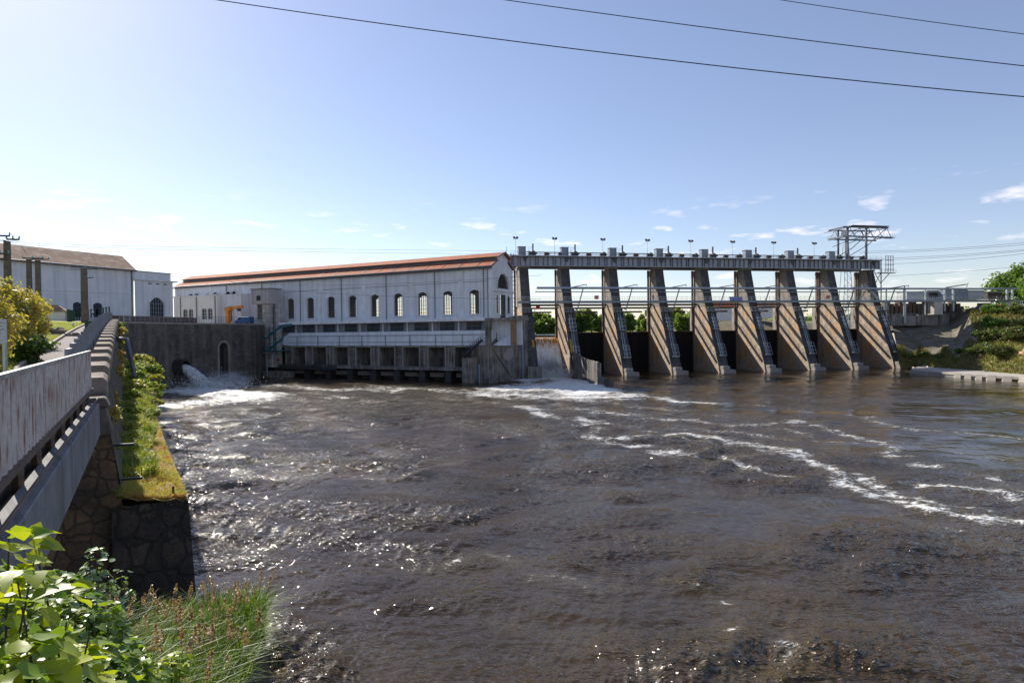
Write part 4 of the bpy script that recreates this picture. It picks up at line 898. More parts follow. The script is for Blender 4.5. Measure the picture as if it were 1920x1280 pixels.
# arch location on QM-QB
dQ = (QB-QM).normalized(); nQ = Vector((-dQ.y, dQ.x, 0)); h_ = (onpl(419.5, 690, QM, nQ)-QM).dot(dQ)
hl, hr = (onpl(411.5, 690, QM, nQ)-QM).dot(dQ), (onpl(428, 690, QM, nQ)-QM).dot(dQ); ht = onpl(420, 642, QM, nQ).z
wallseg(QM, QB, -1.5, ZY-.35, 1.6, quay_mat, 'wall_face', t, [(hl, hr, 1.2, ht, (hr-hl)*.42)])
o = wallseg(QM+nQ*1.8, QB+nQ*1.8, -1.5, ZY-.4, .3, black_conc, 'opening_back', t)
o = MB(); 
for i in range(9):
    u0, u1 = math.pi*i/9, math.pi*(i+1)/9; c_ = (hl+hr)/2; w2 = (hr-hl)/2
    f_ = lambda u, r: (c_-(w2+r)*math.cos(u), -.15, ht-w2*.84+(w2*.84+r)*math.sin(u))
    o.prism([f_(u0, .02), f_(u1, .02), f_(u1, .6), f_(u0, .6)], (0, .2, 0))
o.box(hl-.6, hl-.02, -.15, .05, 1, ht-w2*.84); o.box(hr+.02, hr+.6, -.15, .05, 1, ht-w2*.84)
o = o.build('arch_surround', pier_conc, t); o.location = QM; o.rotation_euler = (0, 0, math.atan2(dQ.y, dQ.x))
wallseg(QB, QC, -1.5, ZY-.35, 2, quay_mat, 'wall_face', t)
wallseg(QC, QD, -1.5, 9.1, 2, quay_mat, 'wall_face', t)
for a, b in ((QA, QM), (QM, QB), (QB, QC)):
    o = wallseg(a+Vector((0, 0, 0)), b, ZY-.346, ZY+.05, 1.0, pier_conc, 'coping', t)
# low parapet on the left part and railings
t = thing('quay_parapet', 'low dark red brown parapet wall along the yard edge behind the rail', 'parapet', (0, 0, 0))
b_ = QM.lerp(QB, .18); wallseg(QA+Vector((-6, 3, 0)), b_+Vector((-3, 5, 0)), ZY, ZY+1.5, .5, M('brown_parapet', (.13, .08, .07), None, .6, .9, .3, 5), 'wall', t)
t = thing('quay_railing', 'thin grey railing along the top edge of the dark quay wall', 'railing', (0, 0, 0))
mb = MB()
for a, b in ((QA, QM), (QM, b_)): railing(mb, a+Vector((0, .3, ZY+.05)), b+Vector((0, .3, ZY+.05)), 1.35, 1.6, .02, (.5, .75, .25))
mb.build('rail', steel_lt, t)
t = thing('quay_fence', 'dark green mesh fence along the quay edge around the crane', 'fence', (0, 0, 0)); mb = MB()
railing(mb, b_+Vector((0, .4, ZY)), QB+Vector((0, .4, ZY)), 1.7, .8, .03, (.3, .6)); railing(mb, QB+Vector((0, .4, ZY)), PW(gx0-7, .8, ZY), 1.7, .8, .03, (.3, .6)); mb.build('panel', teal, t)
# hanging access frame near the left end of the wall
t = thing('ladder_cage', 'thin grey steel ladder frame hanging on the left end of the quay wall', 'ladder', (0, 0, 0)); mb = MB()
for px in (229, 241):
    p = atY(px, 600, 128+(px-229)*.17); mb.bar((p.x+.5, p.y-.3, ZY+1.3), (p.x+.5, p.y-.3, 12.6), .09)
p, q_ = atY(229, 600, 128), atY(241, 600, 130)
for z in (12.7, 13.8, 15, 16.2): mb.bar((p.x+.5, p.y-.3, z), (q_.x+.5, q_.y-.3, z), .08)
mb.build('frame', steel_lt, t)
# pipe outlet
po = onpl(331, 688, QM, Vector((-(QM-QA).y, (QM-QA).x, 0)).normalized()); dA = (QM-QA).normalized(); nA = Vector((dA.y, -dA.x, 0))
t = thing('outfall_pipe', 'wide dark pipe mouth in the quay wall pouring white water', 'pipe', po); mb = MB()
for i in range(12):
    a0, a1 = i*math.pi/6, (i+1)*math.pi/6; f_ = lambda a, r, k: dA*math.cos(a)*r+Vector((0, 0, 1))*math.sin(a)*r+nA*k
    mb.quad(f_(a0, 1.9, -.5), f_(a1, 1.9, -.5), f_(a1, 1.9, 2.4), f_(a0, 1.9, 2.4)); mb.quad(f_(a0, 1.55, -.5), f_(a1, 1.55, -.5), f_(a1, 1.55, 2.4), f_(a0, 1.55, 2.4)); mb.quad(f_(a0, 1.55, 2.4), f_(a1, 1.55, 2.4), f_(a1, 1.9, 2.4), f_(a0, 1.9, 2.4))
mb.build('pipe_ring', black_conc, t, smooth=False)
jm, NN, LL, p_ = nm('jet_water'); tcj = NN.new('ShaderNodeTexCoord').outputs['Object']
nj = noise(NN, LL, tcj, 1.6, 8, .7); LL.new(mixrgb(NN, LL, ramp(NN, LL, nj, .38, .6), (.25, .30, .30), (.74, .77, .77)), p_.inputs['Base Color']); p_.inputs['Roughness'].default_value = .6
bn = NN.new('ShaderNodeBump'); bn.inputs['Strength'].default_value = 1; bn.inputs['Distance'].default_value = .25; LL.new(nj, bn.inputs['Height']); LL.new(bn.outputs[0], p_.inputs['Normal'])
g = np.random.RandomState(11); V = []; nu, nv = 44, 40
for i in range(nu):
    u = i/(nu-1); c = po+nA*(1.5+5.6*u)+Vector((0, 0, -.35-(po.z+.3)*u**1.7)); r = 1.25+.9*u
    for j in range(nv):
        a = 2*math.pi*j/nv; rr = r*(1+(.05+.3*u)*(g.rand()-.5)); dz = math.sin(a)*rr*.8; V.append(tuple(c+dA*math.cos(a)*rr+Vector((0, 0, dz))+nA*dz*.7*u))
F = [(i*nv+j, i*nv+(j+1) % nv, (i+1)*nv+(j+1) % nv, (i+1)*nv+j) for i in range(nu-1) for j in range(nv)]
o = npmesh('water_jet', V, F, jm, None, True); tag(o, 'white jet of water falling from the pipe mouth in the quay wall', 'water jet')
def spray(name, lab, c, R_, n, s, rs, flat=.4):
    """cloud of droplets: many tiny octahedra"""
    g = np.random.RandomState(rs); P = g.normal(size=(n, 3))*np.array(R_)/2.2; P[:, 2] = np.abs(P[:, 2]); P += np.array(c)
    S = s*(.4+g.rand(n)**2*1.6); d = np.array([[1, 0, 0], [-1, 0, 0], [0, 1, 0], [0, -1, 0], [0, 0, 1], [0, 0, -1]])
    V = (P[:, None]+d[None]*S[:, None, None]).reshape(-1, 3); f = np.array([[0, 2, 4], [2, 1, 4], [1, 3, 4], [3, 0, 4], [2, 0, 5], [1, 2, 5], [3, 1, 5], [0, 3, 5]])
    F = (np.arange(n)[:, None, None]*6+f[None]).reshape(-1, 3); o = npmesh(name, V, F, spray_mat); return tag(o, lab, 'spray', kind='stuff')
spray_mat, NN, LL, p_ = nm('spray_droplets'); p_.inputs['Base Color'].default_value = (.8, .82, .82, 1); p_.inputs['Roughness'].default_value = .5
e = po+nA*7.6; spray('spray', 'white spray thrown up where the pipe jet hits the river', (e.x+1.5, e.y+1, 0), (8, 8, 2.6), 5200, .07, 2)
def mist(name, lab, c, r, dens):
    me = bpy.data.meshes.new(name); import bmesh
    bm = bmesh.new(); bmesh.ops.create_icosphere(bm, subdivisions=3, radius=1); bm.to_mesh(me); bm.free()
    o = bpy.data.objects.new(name, me); COL.objects.link(o); o.location = c; o.scale = r
    m = bpy.data.materials.new(name); m.use_nodes = True; NN = m.node_tree.nodes; LL = m.node_tree.links; NN.remove(NN['Principled BSDF'])
    v = NN.new('ShaderNodeVolumePrincipled'); v.inputs['Color'].default_value = (.95, .97, 1, 1); tc_ = NN.new('ShaderNodeTexCoord').outputs['Object']
    n_ = noise(NN, LL, tc_, 1.8, 4); ln_ = NN.new('ShaderNodeVectorMath'); ln_.operation = 'LENGTH'; LL.new(tc_, ln_.inputs[0])
    f = mth('MULTIPLY', ramp(NN, LL, n_, .35, .7), ramp(NN, LL, ln_.outputs['Value'], 1.0, .35), NN=NN, LL=LL)
    LL.new(mth('MULTIPLY', f, dens, NN=NN, LL=LL), v.inputs['Density']); LL.new(v.outputs[0], NN['Material Output'].inputs[1]); me.materials.append(m); return tag(o, lab, 'mist', kind='stuff')
mist('outfall_mist', 'white mist drifting over the foam right of the pipe jet', (e.x+3, e.y+3, 1.2), (7, 5, 3.4), .35)
wf = D((bay(0)[0]+bay(0)[1])/2, 7.5, 1.5); mist('waterfall_mist', 'pale mist rising at the foot of the waterfall', wf, (5.0, 3.6, 5.0), .5); spray('waterfall_spray', 'white droplets and churned foam at the foot of the waterfall', (wf.x, wf.y-3.5, 0), (9, 6, 2.4), 5200, .075, 3)
# small rock breakwater left of tower foot
t = thing('boulder_heap', 'pale rocks at the water edge below the arched opening', 'rocks', tuple(onz(412, 708))); g = random.Random(4)
def rock(mb, x, y, z, r, g):
    import bmesh
    bm = bmesh.new(); bmesh.ops.create_icosphere(bm, subdivisions=2, radius=r)
    sx_, sy_, sz_ = .7+.6*g.random(), .7+.6*g.random(), .5+.4*g.random()
    n0 = len(mb.v)
    for v in bm.verts: k = .82+.36*g.random(); mb.v.append((x+v.co.x*sx_*k, y+v.co.y*sy_*k, z+v.co.z*sz_*k))
    for f in bm.faces: mb.f.append(tuple(n0+v.index for v in f.verts))
    bm.free()
for i in range(8):
    mb = MB(); rock(mb, 0, 0, 0, .7+.7*g.random(), g); mb.build('rock', rock_mat, t, smooth=False).location = (-3+g.random()*9, g.random()*2, -.1)
# ================================================================== left bank: retaining wall frame
WD = Vector((QA.x+15.0, QA.y-22.0, 0)); WL = WD.length; WD.normalize(); WR = Vector((WD.y, -WD.x, 0)); W0 = Vector((-15.0, 22.0, 0))
def WP(tt, r, z): return W0+WD*tt+WR*r+Vector((0, 0, z))
def zc(tt): return 10.35+5.35*(1-math.exp(-max(tt, 0)/110))/(1-math.exp(-WL/110)) if tt < WL else ZY
def loft(name, rows, mat, parent=None, smooth=False, close=False):
    m_ = len(rows[0]); V = [tuple(p) for r_ in rows for p in r_]; F = [(i*m_+j, i*m_+j+1, (i+1)*m_+j+1, (i+1)*m_+j) for i in range(len(rows)-1) for j in range(m_-1)]
    return npmesh(name, V, F, mat, parent, smooth)
t = thing('retaining_wall', 'long rubble retaining wall climbing away with spaced coping stones', 'retaining wall', (0, 0, 0))
rows = []
NT = 200; g = np.random.RandomState(8)
for i in range(NT+1):
    tt = WL*i/NT; z = zc(tt)-.28; r_ = []
    for j in range(9):
        u = j/8; r_.append(WP(tt, .05+.62*u+(.09*(g.rand()-.5) if 0 < i else 0), z+(5.9-z)*u))
    rows.append(r_)
loft('battered_face', rows, wallface_mat, t)
loft('wall_top', [[WP(WL*i/60, -1.0, zc(WL*i/60)-.3), WP(WL*i/60, .05, zc(WL*i/60)-.3)] for i in range(61)], dark_conc, t)
k_ = 0; tt = 1.4
cops = []
while tt < WL-1 and k_ < 45:
    mb = MB(); z = zc(tt); L2 = 1.75
    mb.prism([(-.85, 0, -.28), (.14, 0, -.3), (.14, 0, .34), (.0, 0, .5), (-.75, 0, .5), (-.85, 0, .4)], (0, L2, 0))
    o = mb.build('coping_stone', coping_mat, t, bevel=.04); o.location = WP(tt, 0, z); o.rotation_euler = (math.atan(.072*math.exp(-tt/110)), 0, math.atan2(-WD.x, WD.y)); tt += 4.3; k_ += 1
# abutment at near end (below the bridge end)
t = thing('abutment', 'brown polygonal stone abutment under the end of the rusty footbridge', 'abutment', (0, 0, 0))
def wpoly(mb, pts, tvec): mb.prism([WP(*p) for p in pts], WD*tvec)
def stoneface(name, P00, P10, P01, P11, nu_, nv_, amp, rs, mat, par):
    g = np.random.RandomState(rs); rows = []
    for i in range(nv_+1):
        v_ = i/nv_; r_ = []
        for j in range(nu_+1):
            u = j/nu_; p = P00.lerp(P10, u).lerp(P01.lerp(P11, u), v_); r_.append(p+WD*(g.rand()-.5)*amp)
        rows.append(r_)
    return loft(name, rows, mat, par)
stoneface('stone_face', WP(0, -7.5, -1), WP(0, 1.45, -1), WP(0, -7.5, 8.9), WP(0, .22, 8.9), 40, 44, .1, 5, abut_mat, t)
mb = MB(); wpoly(mb, [(.05, -7.4, -1), (.05, 1.3, -1), (.05, .15, 8.9), (.05, -7.4, 8.9)], 3.0); mb.build('core', dark_conc, t)
mb = MB(); wpoly(mb, [(-.12, -1.35, 8.904), (-.12, .3, 8.904), (-.12, .12, 9.95), (-.12, -1.35, 9.95)], 1.6); wpoly(mb, [(-.25, -1.45, 9.954), (-.25, .25, 9.954), (-.25, .1, 10.3), (-.25, -1.1, 10.3)], 1.8); mb.build('cap_block', M('cap_stone', (.2, .165, .145), (.1, .09, .08), 1.1, .9, .8, 6), t, bevel=.05)
for i, (tt, rr, zz_) in enumerate(((.8, .35, 8.4), (1.2, .6, 7.0))):
    mb = MB(); mb.bar(WP(tt, 0, zz_), WP(tt-.3, rr+.6, zz_), .09); mb.build('iron_peg', steel_dk, t)
# terrace
TZ = 6.2
edge = [(-.35, 2.67), (13.8, 2.66), (31, 2.75), (57, 2.85), (80, 3.0), (104, 3.1), (117, 3.1)]
t = thing('terrace_wall', 'dark block stone wall of the grassy terrace standing in the river', 'river wall', (0, 0, 0))
g = np.random.RandomState(21)
P00, P10 = WP(-.35, .2, -1), WP(-.35, 3.05, -1); stoneface('end_face', P00, P10, WP(-.35, .2, TZ+.1), WP(-.35, 2.67, TZ+.02), 30, 50, .12, 9, block_stone, t); blockm = (M('dark_block_stone', (.13, .10, .082), (.05, .043, .038), 1.1, .9, 1.0, 4, brick=(.95, .42, (.4, .38, .36)), patch=((.28, .22, .19), 1.6, .6, .72)), t)
rows = []
for i in range(121):
    tt = -.35+i*(117.35/120); rr = np.interp(tt, [e_[0] for e_ in edge], [e_[1] for e_ in edge])
    rows.append([WP(tt, rr+.38*(1-v/12)+(.08*(g.rand()-.5) if i else 0), -1+(TZ+1)*v/12) for v in range(13)])
loft('river_face', rows, MATS['dark_block_stone'], t)
mb = MB(); mb.bar(WP(.1, 2.2, TZ), WP(.1, 2.2, TZ+.5), .06); mb.build('iron_peg', steel_dk, t)
rows = []
for i in range(121):
    tt = -.35+i*(117.35/120); rr = np.interp(tt, [e_[0] for e_ in edge], [e_[1] for e_ in edge]); n_ = 10
    rows.append([WP(tt-.06, .3+(rr+.02-.3)*j/n_, TZ+.004+(.5*(1-j/n_)**2+.16*(g.rand()-.3)*(0 if j in (0, n_) else 1))+(max(0, tt-25)*.02*(1-(j/n_)))) for j in range(n_+1)])
o = loft('terrace_ground', rows, M('terrace_soil', (.30, .19, .075), (.22, .20, .05), .35, .95, .8, 8, patch=((.36, .18, .07), .5, .5, .62))); tag(o, kind='structure')
g = np.random.RandomState(31); pts = []
for i in range(52000):
    tt = -.2+(g.rand()**1.6)*75; rr = np.interp(tt, [e_[0] for e_ in edge], [e_[1] for e_ in edge]); u = g.rand()
    if .35+.6*math.sin(tt*1.3+u*3)+.4*math.sin(u*9-tt*.7) < -.15+.25*(u > .6) and g.rand() < .75: continue
    p = WP(tt, .55+(rr-.6)*u, TZ+.35*(1-u)**2); pts.append(tuple(p))
o = blade_mesh('terrace_grass', pts, .26, .022, 33, gr_y, .5); tag(o, kind='stuff')
vn1 = lambda a, b: math.sin(a*1.7+b)*math.sin(a*.61+2.3*b+1)
g = np.random.RandomState(32); pts = []
for i in range(14000):
    tt = -.2+g.rand()**1.3*60; u = g.rand()**1.5
    if math.sin(tt*.9)+math.sin(tt*.37+2)+u*1.4 > .9: continue
    pts.append(tuple(WP(tt, .45+1.4*u, TZ+.3)))
for i in range(42000):
    tt = 8+g.rand()**1.2*100; u = g.rand(); rr = np.interp(tt, [e_[0] for e_ in edge], [e_[1] for e_ in edge])
    if tt < 30 and u > .25+tt/40+.2*math.sin(tt): continue
    pts.append(tuple(WP(tt, .45+(rr-.5)*u, TZ+.2+max(0, tt-25)*.015*(1-u)+.35*vn1(tt*.6, u*3))))
o = blade_mesh('tall_grass', pts, .6, .045, 34, gr_mix, .6); tag(o, kind='stuff')
# bushes on the terrace
g = random.Random(12)
bl = ['low yellow green bush nearest the terrace end against the wall', 'small bush by the foot of the rubble wall', 'rounded light green bush one third along the terrace', 'leafy bush on the terrace before the bent pipe', 'dense bush in the middle of the terrace by the wall',
      'bush at the terrace edge before the leaning shrub', 'shrub leaning over the water near the foam', 'overhanging shrub at the widest part of the terrace edge', 'shrub against the wall past the bent pipe', 'tall bush past the bent pipe', 'bush before the pipe mouth', 'yellow green bush in line with the pipe jet', 'wide bush near the quay wall corner', 'last bush in the corner of terrace and quay', 'bush on the wall foot beyond the pipe', 'large bush hiding the far terrace edge', 'yellowish bush hanging from the terrace edge by the foam']
spec = [(3.5, .9, .6, .4), (8, .9, .7, .5), (13, 1.0, .9, .6), (18, 1.0, 1.1, .7), (25, 1.2, 1.3, .8), (29, 2.4, .8, .7), (36, 2.7, .9, .9), (45, 2.9, 1.1, 1.3), (36, 1.2, 1.6, .9), (46, 1.7, 1.9, 1.1), (55, 3.2, 1.2, 1.7), (62, 2.0, 2.0, 1.5), (70, 3.2, 1.5, 2.0), (88, 3.6, 2.2, 2.6), (80, 2, 2.6, 2.0), (104, 3.5, 3.4, 3), (52, 2.0, 1.6, 1.3)]
for i, (tt, rr, h_, r_) in enumerate(spec):
    P = WP(tt, rr, TZ-.1-(.8 if rr > 3 else 0)); bush(bl[i], P.x, P.y, P.z, h_+(.8 if rr > 3 else 0), r_, int(2600+r_*2200), .085+tt*.0016, 50+i, lf_bush if i % 3 else gr_y2, 'bushes on the river terrace', nc=20, asp=1.9)
# plants growing from the wall face
for i, (tt, zf) in enumerate(((1.5, 9.3), (3.5, 7.6), (6, 8.5), (9, 7.4), (13, 8.8), (18, 8), (26, 9.6), (34, 9), (45, 10), (60, 11), (78, 12), (96, 12.5))):
    P = WP(tt, .25, zf); bush(['tuft of small yellow plants in the wall beside the first coping stone', 'green tuft low in the rubble wall near its end', 'yellow weed in the wall face under the second coping stone', 'low dense weed in the wall joints near the terrace', 'weed tuft high on the wall before the bent pipe', 'weed tuft low on the wall before the bent pipe', 'shrub on the wall above the bent pipe', 'weeds behind the bent pipe', 'dry weeds on the wall past the bent pipe', 'dry orange weeds halfway to the yard', 'dry weeds on the far wall', 'dry weeds on the wall end by the quay'][i], P.x, P.y, P.z, .45+tt*.02, .3+tt*.011, 500, .06+tt*.002, 80+i, lf_bush if i % 2 else gr_y, 'weeds growing on the retaining wall')
# bent pipe
t0 = 45; a, b, c = WP(t0, .1, 12.3), WP(t0, 1.0, 12.25), WP(t0-3.5, 1.6, 8.6)
t = thing('bent_pipe', 'bent grey pipe coming over the retaining wall and dropping to the terrace', 'pipe', (0, 0, 0)); MB().tube([a, a.lerp(b, .7), b, b.lerp(c, .1), c], .19, 10).build('pipe', zinc, t, smooth=True)
# ------------------------------------------------------------------ path, lawn and yard ground
def gz_(tt, w_):
    z = zc(tt)-.02
    if w_ > 3.5: z += .10*(w_-3.5)*(1 if w_ < 15 else 15/w_)*max(.15, 1-tt/135)+.05
    return z
rows = []; g = np.random.RandomState(14)
ws = [3.6, 4.2, 5, 6.5, 8, 10, 13, 17, 22, 30, 45, 70, 120]
for i in range(90):
    tt = -24+i*(WL+23)/89
    rows.append([WP(tt, -w_, gz_(tt, w_)+.12*(g.rand()-.5)*(w_ > 4)) for w_ in ws])
o = loft('lawn', rows, lawn_mat, None, True); tag(o, kind='structure')
o = loft('path', [[WP(WL*i/60-.2, -w_, zc(WL*i/60)-.02+.01*(w_ == 2)) for w_ in (.7, 2, 3.45)] for i in range(61)], asphalt); tag(o, kind='structure')
t = thing('path_kerb', 'pale stone kerb between the gravel path and the lawn', 'kerb'); mb = MB()
tt = -.2
while tt < WL-2: a, b = WP(tt, -3.5, zc(tt)+.06), WP(tt+1.95, -3.5, zc(tt+1.95)+.06); mb.bar(a, b, .16, .22); tt += 2.0
mb.build('kerb_stones', kerb_mat, t)
V = [QA, QM, QB, QC, PW(gx0-6, 4.6), PW(XE-1, 4.6), PW(XE-.6, 17), PW(XE-25, 60), PW(-120, 160), Vector((-300, 420, 0)), Vector((-420, 120, 0)), WP(WL+.5, -60, 0), WP(WL+.5, -.6, 0)]
o = MB().quad(*[(p.x, p.y, ZY-.05) for p in V]).build('yard', M('yard_ground', (.2, .19, .17), None, .3, .95, .4, 6)); tag(o, kind='structure')
g = np.random.RandomState(44); pts = []
for i in range(60000):
    tt = -14+g.rand()**1.3*95; w_ = 3.7+g.rand()**1.5*16; pts.append(tuple(WP(tt, -w_, gz_(tt, w_)-.02)))
o = blade_mesh('lawn_grass', pts, .13, .03, 45, gr_lawn, .5); tag(o, kind='stuff')
# ------------------------------------------------------------------ sheet metal fence along the path
fencem = M('grey_sheet_metal', (.27, .29, .32), (.22, .24, .27), .8, .55, .1, 14, metal=.3, streak=((.14, .09, .07), .4, 3))
t = thing('sheet_fence', 'stepped grey sheet metal fence between path and retaining wall', 'fence', (0, 0, 0)); tt = .5; i = 0
while tt < WL-.5:
    L_ = 2.6 if tt < 40 else 5.2; a, b = WP(tt, -1.05, 0), WP(min(tt+L_, WL), -1.05, 0); z0_ = zc(tt)-.1; z1_ = z0_+1.75; mb = MB(); n_ = int(L_/.13)
    for j in range(n_):
        p, q_ = a.lerp(b, j/n_), a.lerp(b, (j+.62)/n_); dd = WR*(.03 if j % 2 else 0)
        mb.quad(p+dd+Vector((0, 0, z0_)), q_+dd+Vector((0, 0, z0_)), q_+dd+Vector((0, 0, z1_)), p+dd+Vector((0, 0, z1_)))
        q2 = a.lerp(b, (j+1)/n_); d2 = WR*(0 if j % 2 else .03); mb.quad(q_+dd+Vector((0, 0, z0_)), q2+d2+Vector((0, 0, z0_)), q2+d2+Vector((0, 0, z1_)), q_+dd+Vector((0, 0, z1_)))
    mb.bar(a+Vector((0, 0, z1_)), b+Vector((0, 0, z1_)), .09); mb.bar(a+WR*.05+Vector((0, 0, z0_+.06)), b+WR*.05+Vector((0, 0, z0_+.06)), .07); mb.bar(a+Vector((0, 0, z0_-.2)), a+Vector((0, 0, z1_+.03)), .1)
    mb.build('panel', fencem, t); tt += L_; i += 1
# ------------------------------------------------------------------ near footbridge with rusty parapet
rustp = M('rusty_painted_sheet', (.66, .60, .56), (.54, .47, .43), .9, .7, .15, 10, streak=((.24, .075, .03), .9, 22, .5, .62), patch=((.45, .27, .19), 1.6, .55, .75))
b0, b1 = Vector((-15.42, 22.0, 0)), Vector((-6.97, 8.2, 0)); bd = (b1-b0).normalized(); bn_ = Vector((-bd.y, bd.x, 0)); bn_ = bn_ if bn_.x > 0 else -bn_; be_ = b0+bd*22.5
t = thing('near_footbridge', 'near footbridge with rust streaked sheet parapet over a grey concrete beam', 'footbridge', (0, 0, 0))
zt_, zb_ = 11.95, 10.62
mb = MB(); Lb = (be_-b0).length; n_ = int(Lb/.105)
prof = lambda j: bn_*(.035 if j % 4 in (1, 2) else 0)
for j in range(n_*1):
    p, q_ = b0+bd*Lb*j/n_, b0+bd*Lb*(j+1)/n_; mb.quad(p+prof(j)+Vector((0, 0, zb_)), q_+prof(j+1)+Vector((0, 0, zb_)), q_+prof(j+1)+Vector((0, 0, zt_)), p+prof(j)+Vector((0, 0, zt_)))
rp = mb.build('parapet_sheet', rustp, t)
mb = MB(); mb.bar(b0+Vector((0, 0, zt_+.03)), be_+Vector((0, 0, zt_+.03)), .1, .07); mb.build('top_rail', M('worn_rail', (.42, .40, .37), None, 2, .6, .2, 14, streak=((.2, .1, .06), .5, 4)), t)
mb = MB(); mb.bar(b0+bn_*.05+Vector((0, 0, zb_-.03)), be_+bn_*.05+Vector((0, 0, zb_-.03)), .08, .09); mb.build('bottom_rail', rust_steel, t)
for j in range(12):
    p = b0+bd*(.4+j*2.0); mb = MB(); mb.bar(p-bn_*.1+Vector((0, 0, 9.9)), p-bn_*.1+Vector((0, 0, zt_)), .12); mb.build('parapet_post', rust_steel, t)
beamm = M('streaked_beam_concrete', (.25, .25, .26), (.17, .17, .175), .8, .85, .3, 9, streak=((.07, .065, .06), .75, 5))
mb = MB(); p = b0+bn_*.28-bd*.6; q_ = be_+bn_*.28; mb.prism([p+Vector((0, 0, 8.95)), q_+Vector((0, 0, 8.95)), q_+Vector((0, 0, 10.12)), p+Vector((0, 0, 10.12))], -bn_*.35); mb.build('edge_beam', beamm, t, bevel=.02)
mb = MB(); mb.prism([p-bn_*.36+Vector((0, 0, 9.6)), q_-bn_*.36+Vector((0, 0, 9.6)), q_-bn_*.36+Vector((0, 0, 9.95)), p-bn_*.36+Vector((0, 0, 9.95))], -bn_*2.9); mb.build('deck', dark_conc, t)
mb = MB(); mb.prism([p-bn_*3.27+Vector((0, 0, 8.95)), q_-bn_*3.27+Vector((0, 0, 8.95)), q_-bn_*3.27+Vector((0, 0, 10.1)), p-bn_*3.27+Vector((0, 0, 10.1))], -bn_*.35); mb.build('far_beam', beamm, t)
mb = MB(); mb.prism([b0-bn_*.22+Vector((0, 0, 9.8)), be_-bn_*.22+Vector((0, 0, 9.8)), be_-bn_*.22+Vector((0, 0, 10.64)), b0-bn_*.22+Vector((0, 0, 10.64))], -bn_*.08); mb.build('gap_dark_strip', black_conc, t)  # black strip added behind the posts to darken the gap under the parapet
mb = MB(); mb.tube([b0+bn_*.22+Vector((0, 0, 10.28)), be_+bn_*.22+Vector((0, 0, 10.28))], .03, 6); mb.build('conduit', rust_steel, t)
# ------------------------------------------------------------------ small things on the lawn
def gp(px, py, z_guess=12.0):
    """ground point on the lawn/path along the pixel's ray"""
    d = ray(px, py).normalized(); P = CP.copy()
    for i in range(3000):
        P = P+d*.05; rel = P-W0; tt, r_ = rel.dot(WD), rel.dot(WR)
        if r_ < -.3 and -24 < tt < WL and P.z < gz_(tt, -r_): return P
    return P
P = atY(6, 663, 20); P.z = gz_((P-W0).dot(WD), -(P-W0).dot(WR))
t = thing('info_sign', 'small pale sign panel on a grey post at the left picture edge', 'sign', P)
a, b = atY(-20, 645, 20)-P, atY(12, 598, 20)-P; mb = MB(); mb.box(a.x, b.x, -.03, .02, a.z, b.z); mb.build('panel', M('pale_panel', (.50, .52, .56), (.44, .46, .5), 2, .5, 0, 20), t, bevel=.01)
c = atY(6, 650, 20)-P; MB().bar((c.x, .06, -.1), (c.x, .06, b.z-.05), .09).build('post', steel_lt, t)
mb = MB()
for i, (u0, u1) in enumerate(((.45, .92), (.45, .8), (.45, .88), (.45, .7))): mb.box(a.x+(b.x-a.x)*u0, a.x+(b.x-a.x)*u1, -.036, -.032, b.z-.14-.11*i, b.z-.11-.11*i)
mb.build('lettering', M('sign_text', (.25, .28, .36), None, 2, .6, 0, 20), t)
def gpost(px, pyb, pyt, w_, lab, mat=green_pt, cat='post', name='gate_post'):
    P = gp(px, pyb); s = (P-CP).dot(cF)/FPX; h_ = (pyb-pyt)*s; o = MB().box(-w_/2, w_/2, -w_/2, w_/2, -.1, h_).build(name, mat, None, bevel=.015); o.location = P; o.rotation_euler = (0, 0, .5); tag(o, lab, cat); return P, h_
p1, h1 = gpost(64, 667, 597, .16, 'dark green square post beside the path on the lawn side', cat='post')
p2, h2 = gpost(164, 660, 600, .2, 'dark green gate post at the start of the sheet fence', cat='post')
gpost(171, 652, 602, .16, 'second dark green gate post just behind the first one at the fence', cat='post'); gpost(188, 622, 596, .12, 'thin green post farther along the path fence', cat='post')
t = thing('wire_fence', 'wire mesh fence panel beside the green post on the lawn', 'fence', p1); mb = MB(); q_ = gp(28, 664)-p1; q_.z = q_.z
for i in range(11): s_ = q_*(i/10); mb.bar(s_, s_+Vector((0, 0, h1*.85)), .02)
for j in range(6): mb.bar(Vector((0, 0, h1*.85*j/5)), q_+Vector((0, 0, h1*.85*j/5)), .018)
mb.build('mesh', green_pt, t); mb = MB(); mb.bar(q_*.25, q_*.25+Vector((0, 0, h1*.8)), .1); mb.build('wooden_stake', bark, t)
t = thing('rock_pile', 'heap of brown stones at the edge of the lawn beside the bush', 'rocks', tuple(gp(92, 626))); g = random.Random(9)
for i in range(22):
    r_ = .18+.22*g.random(); mb = MB(); rock(mb, 0, 0, 0, r_, g); mb.build('stone', rock_mat, t).location = (-1.3+2.6*g.random(), -.5+g.random(), .1+.75*g.random()*(1 if i % 2 else .3))
t = thing('step_stone', 'flat grey stone block lying on the lawn at the kerb', 'stone', tuple(gp(122, 630))); mb = MB(); mb.box(-.9, .5, -.25, .25, -.05, .22); mb.build('block', kerb_mat, t, bevel=.05); mb = MB(); rock(mb, .8, .1, .1, .25, g); mb.build('stone', rock_mat, t)
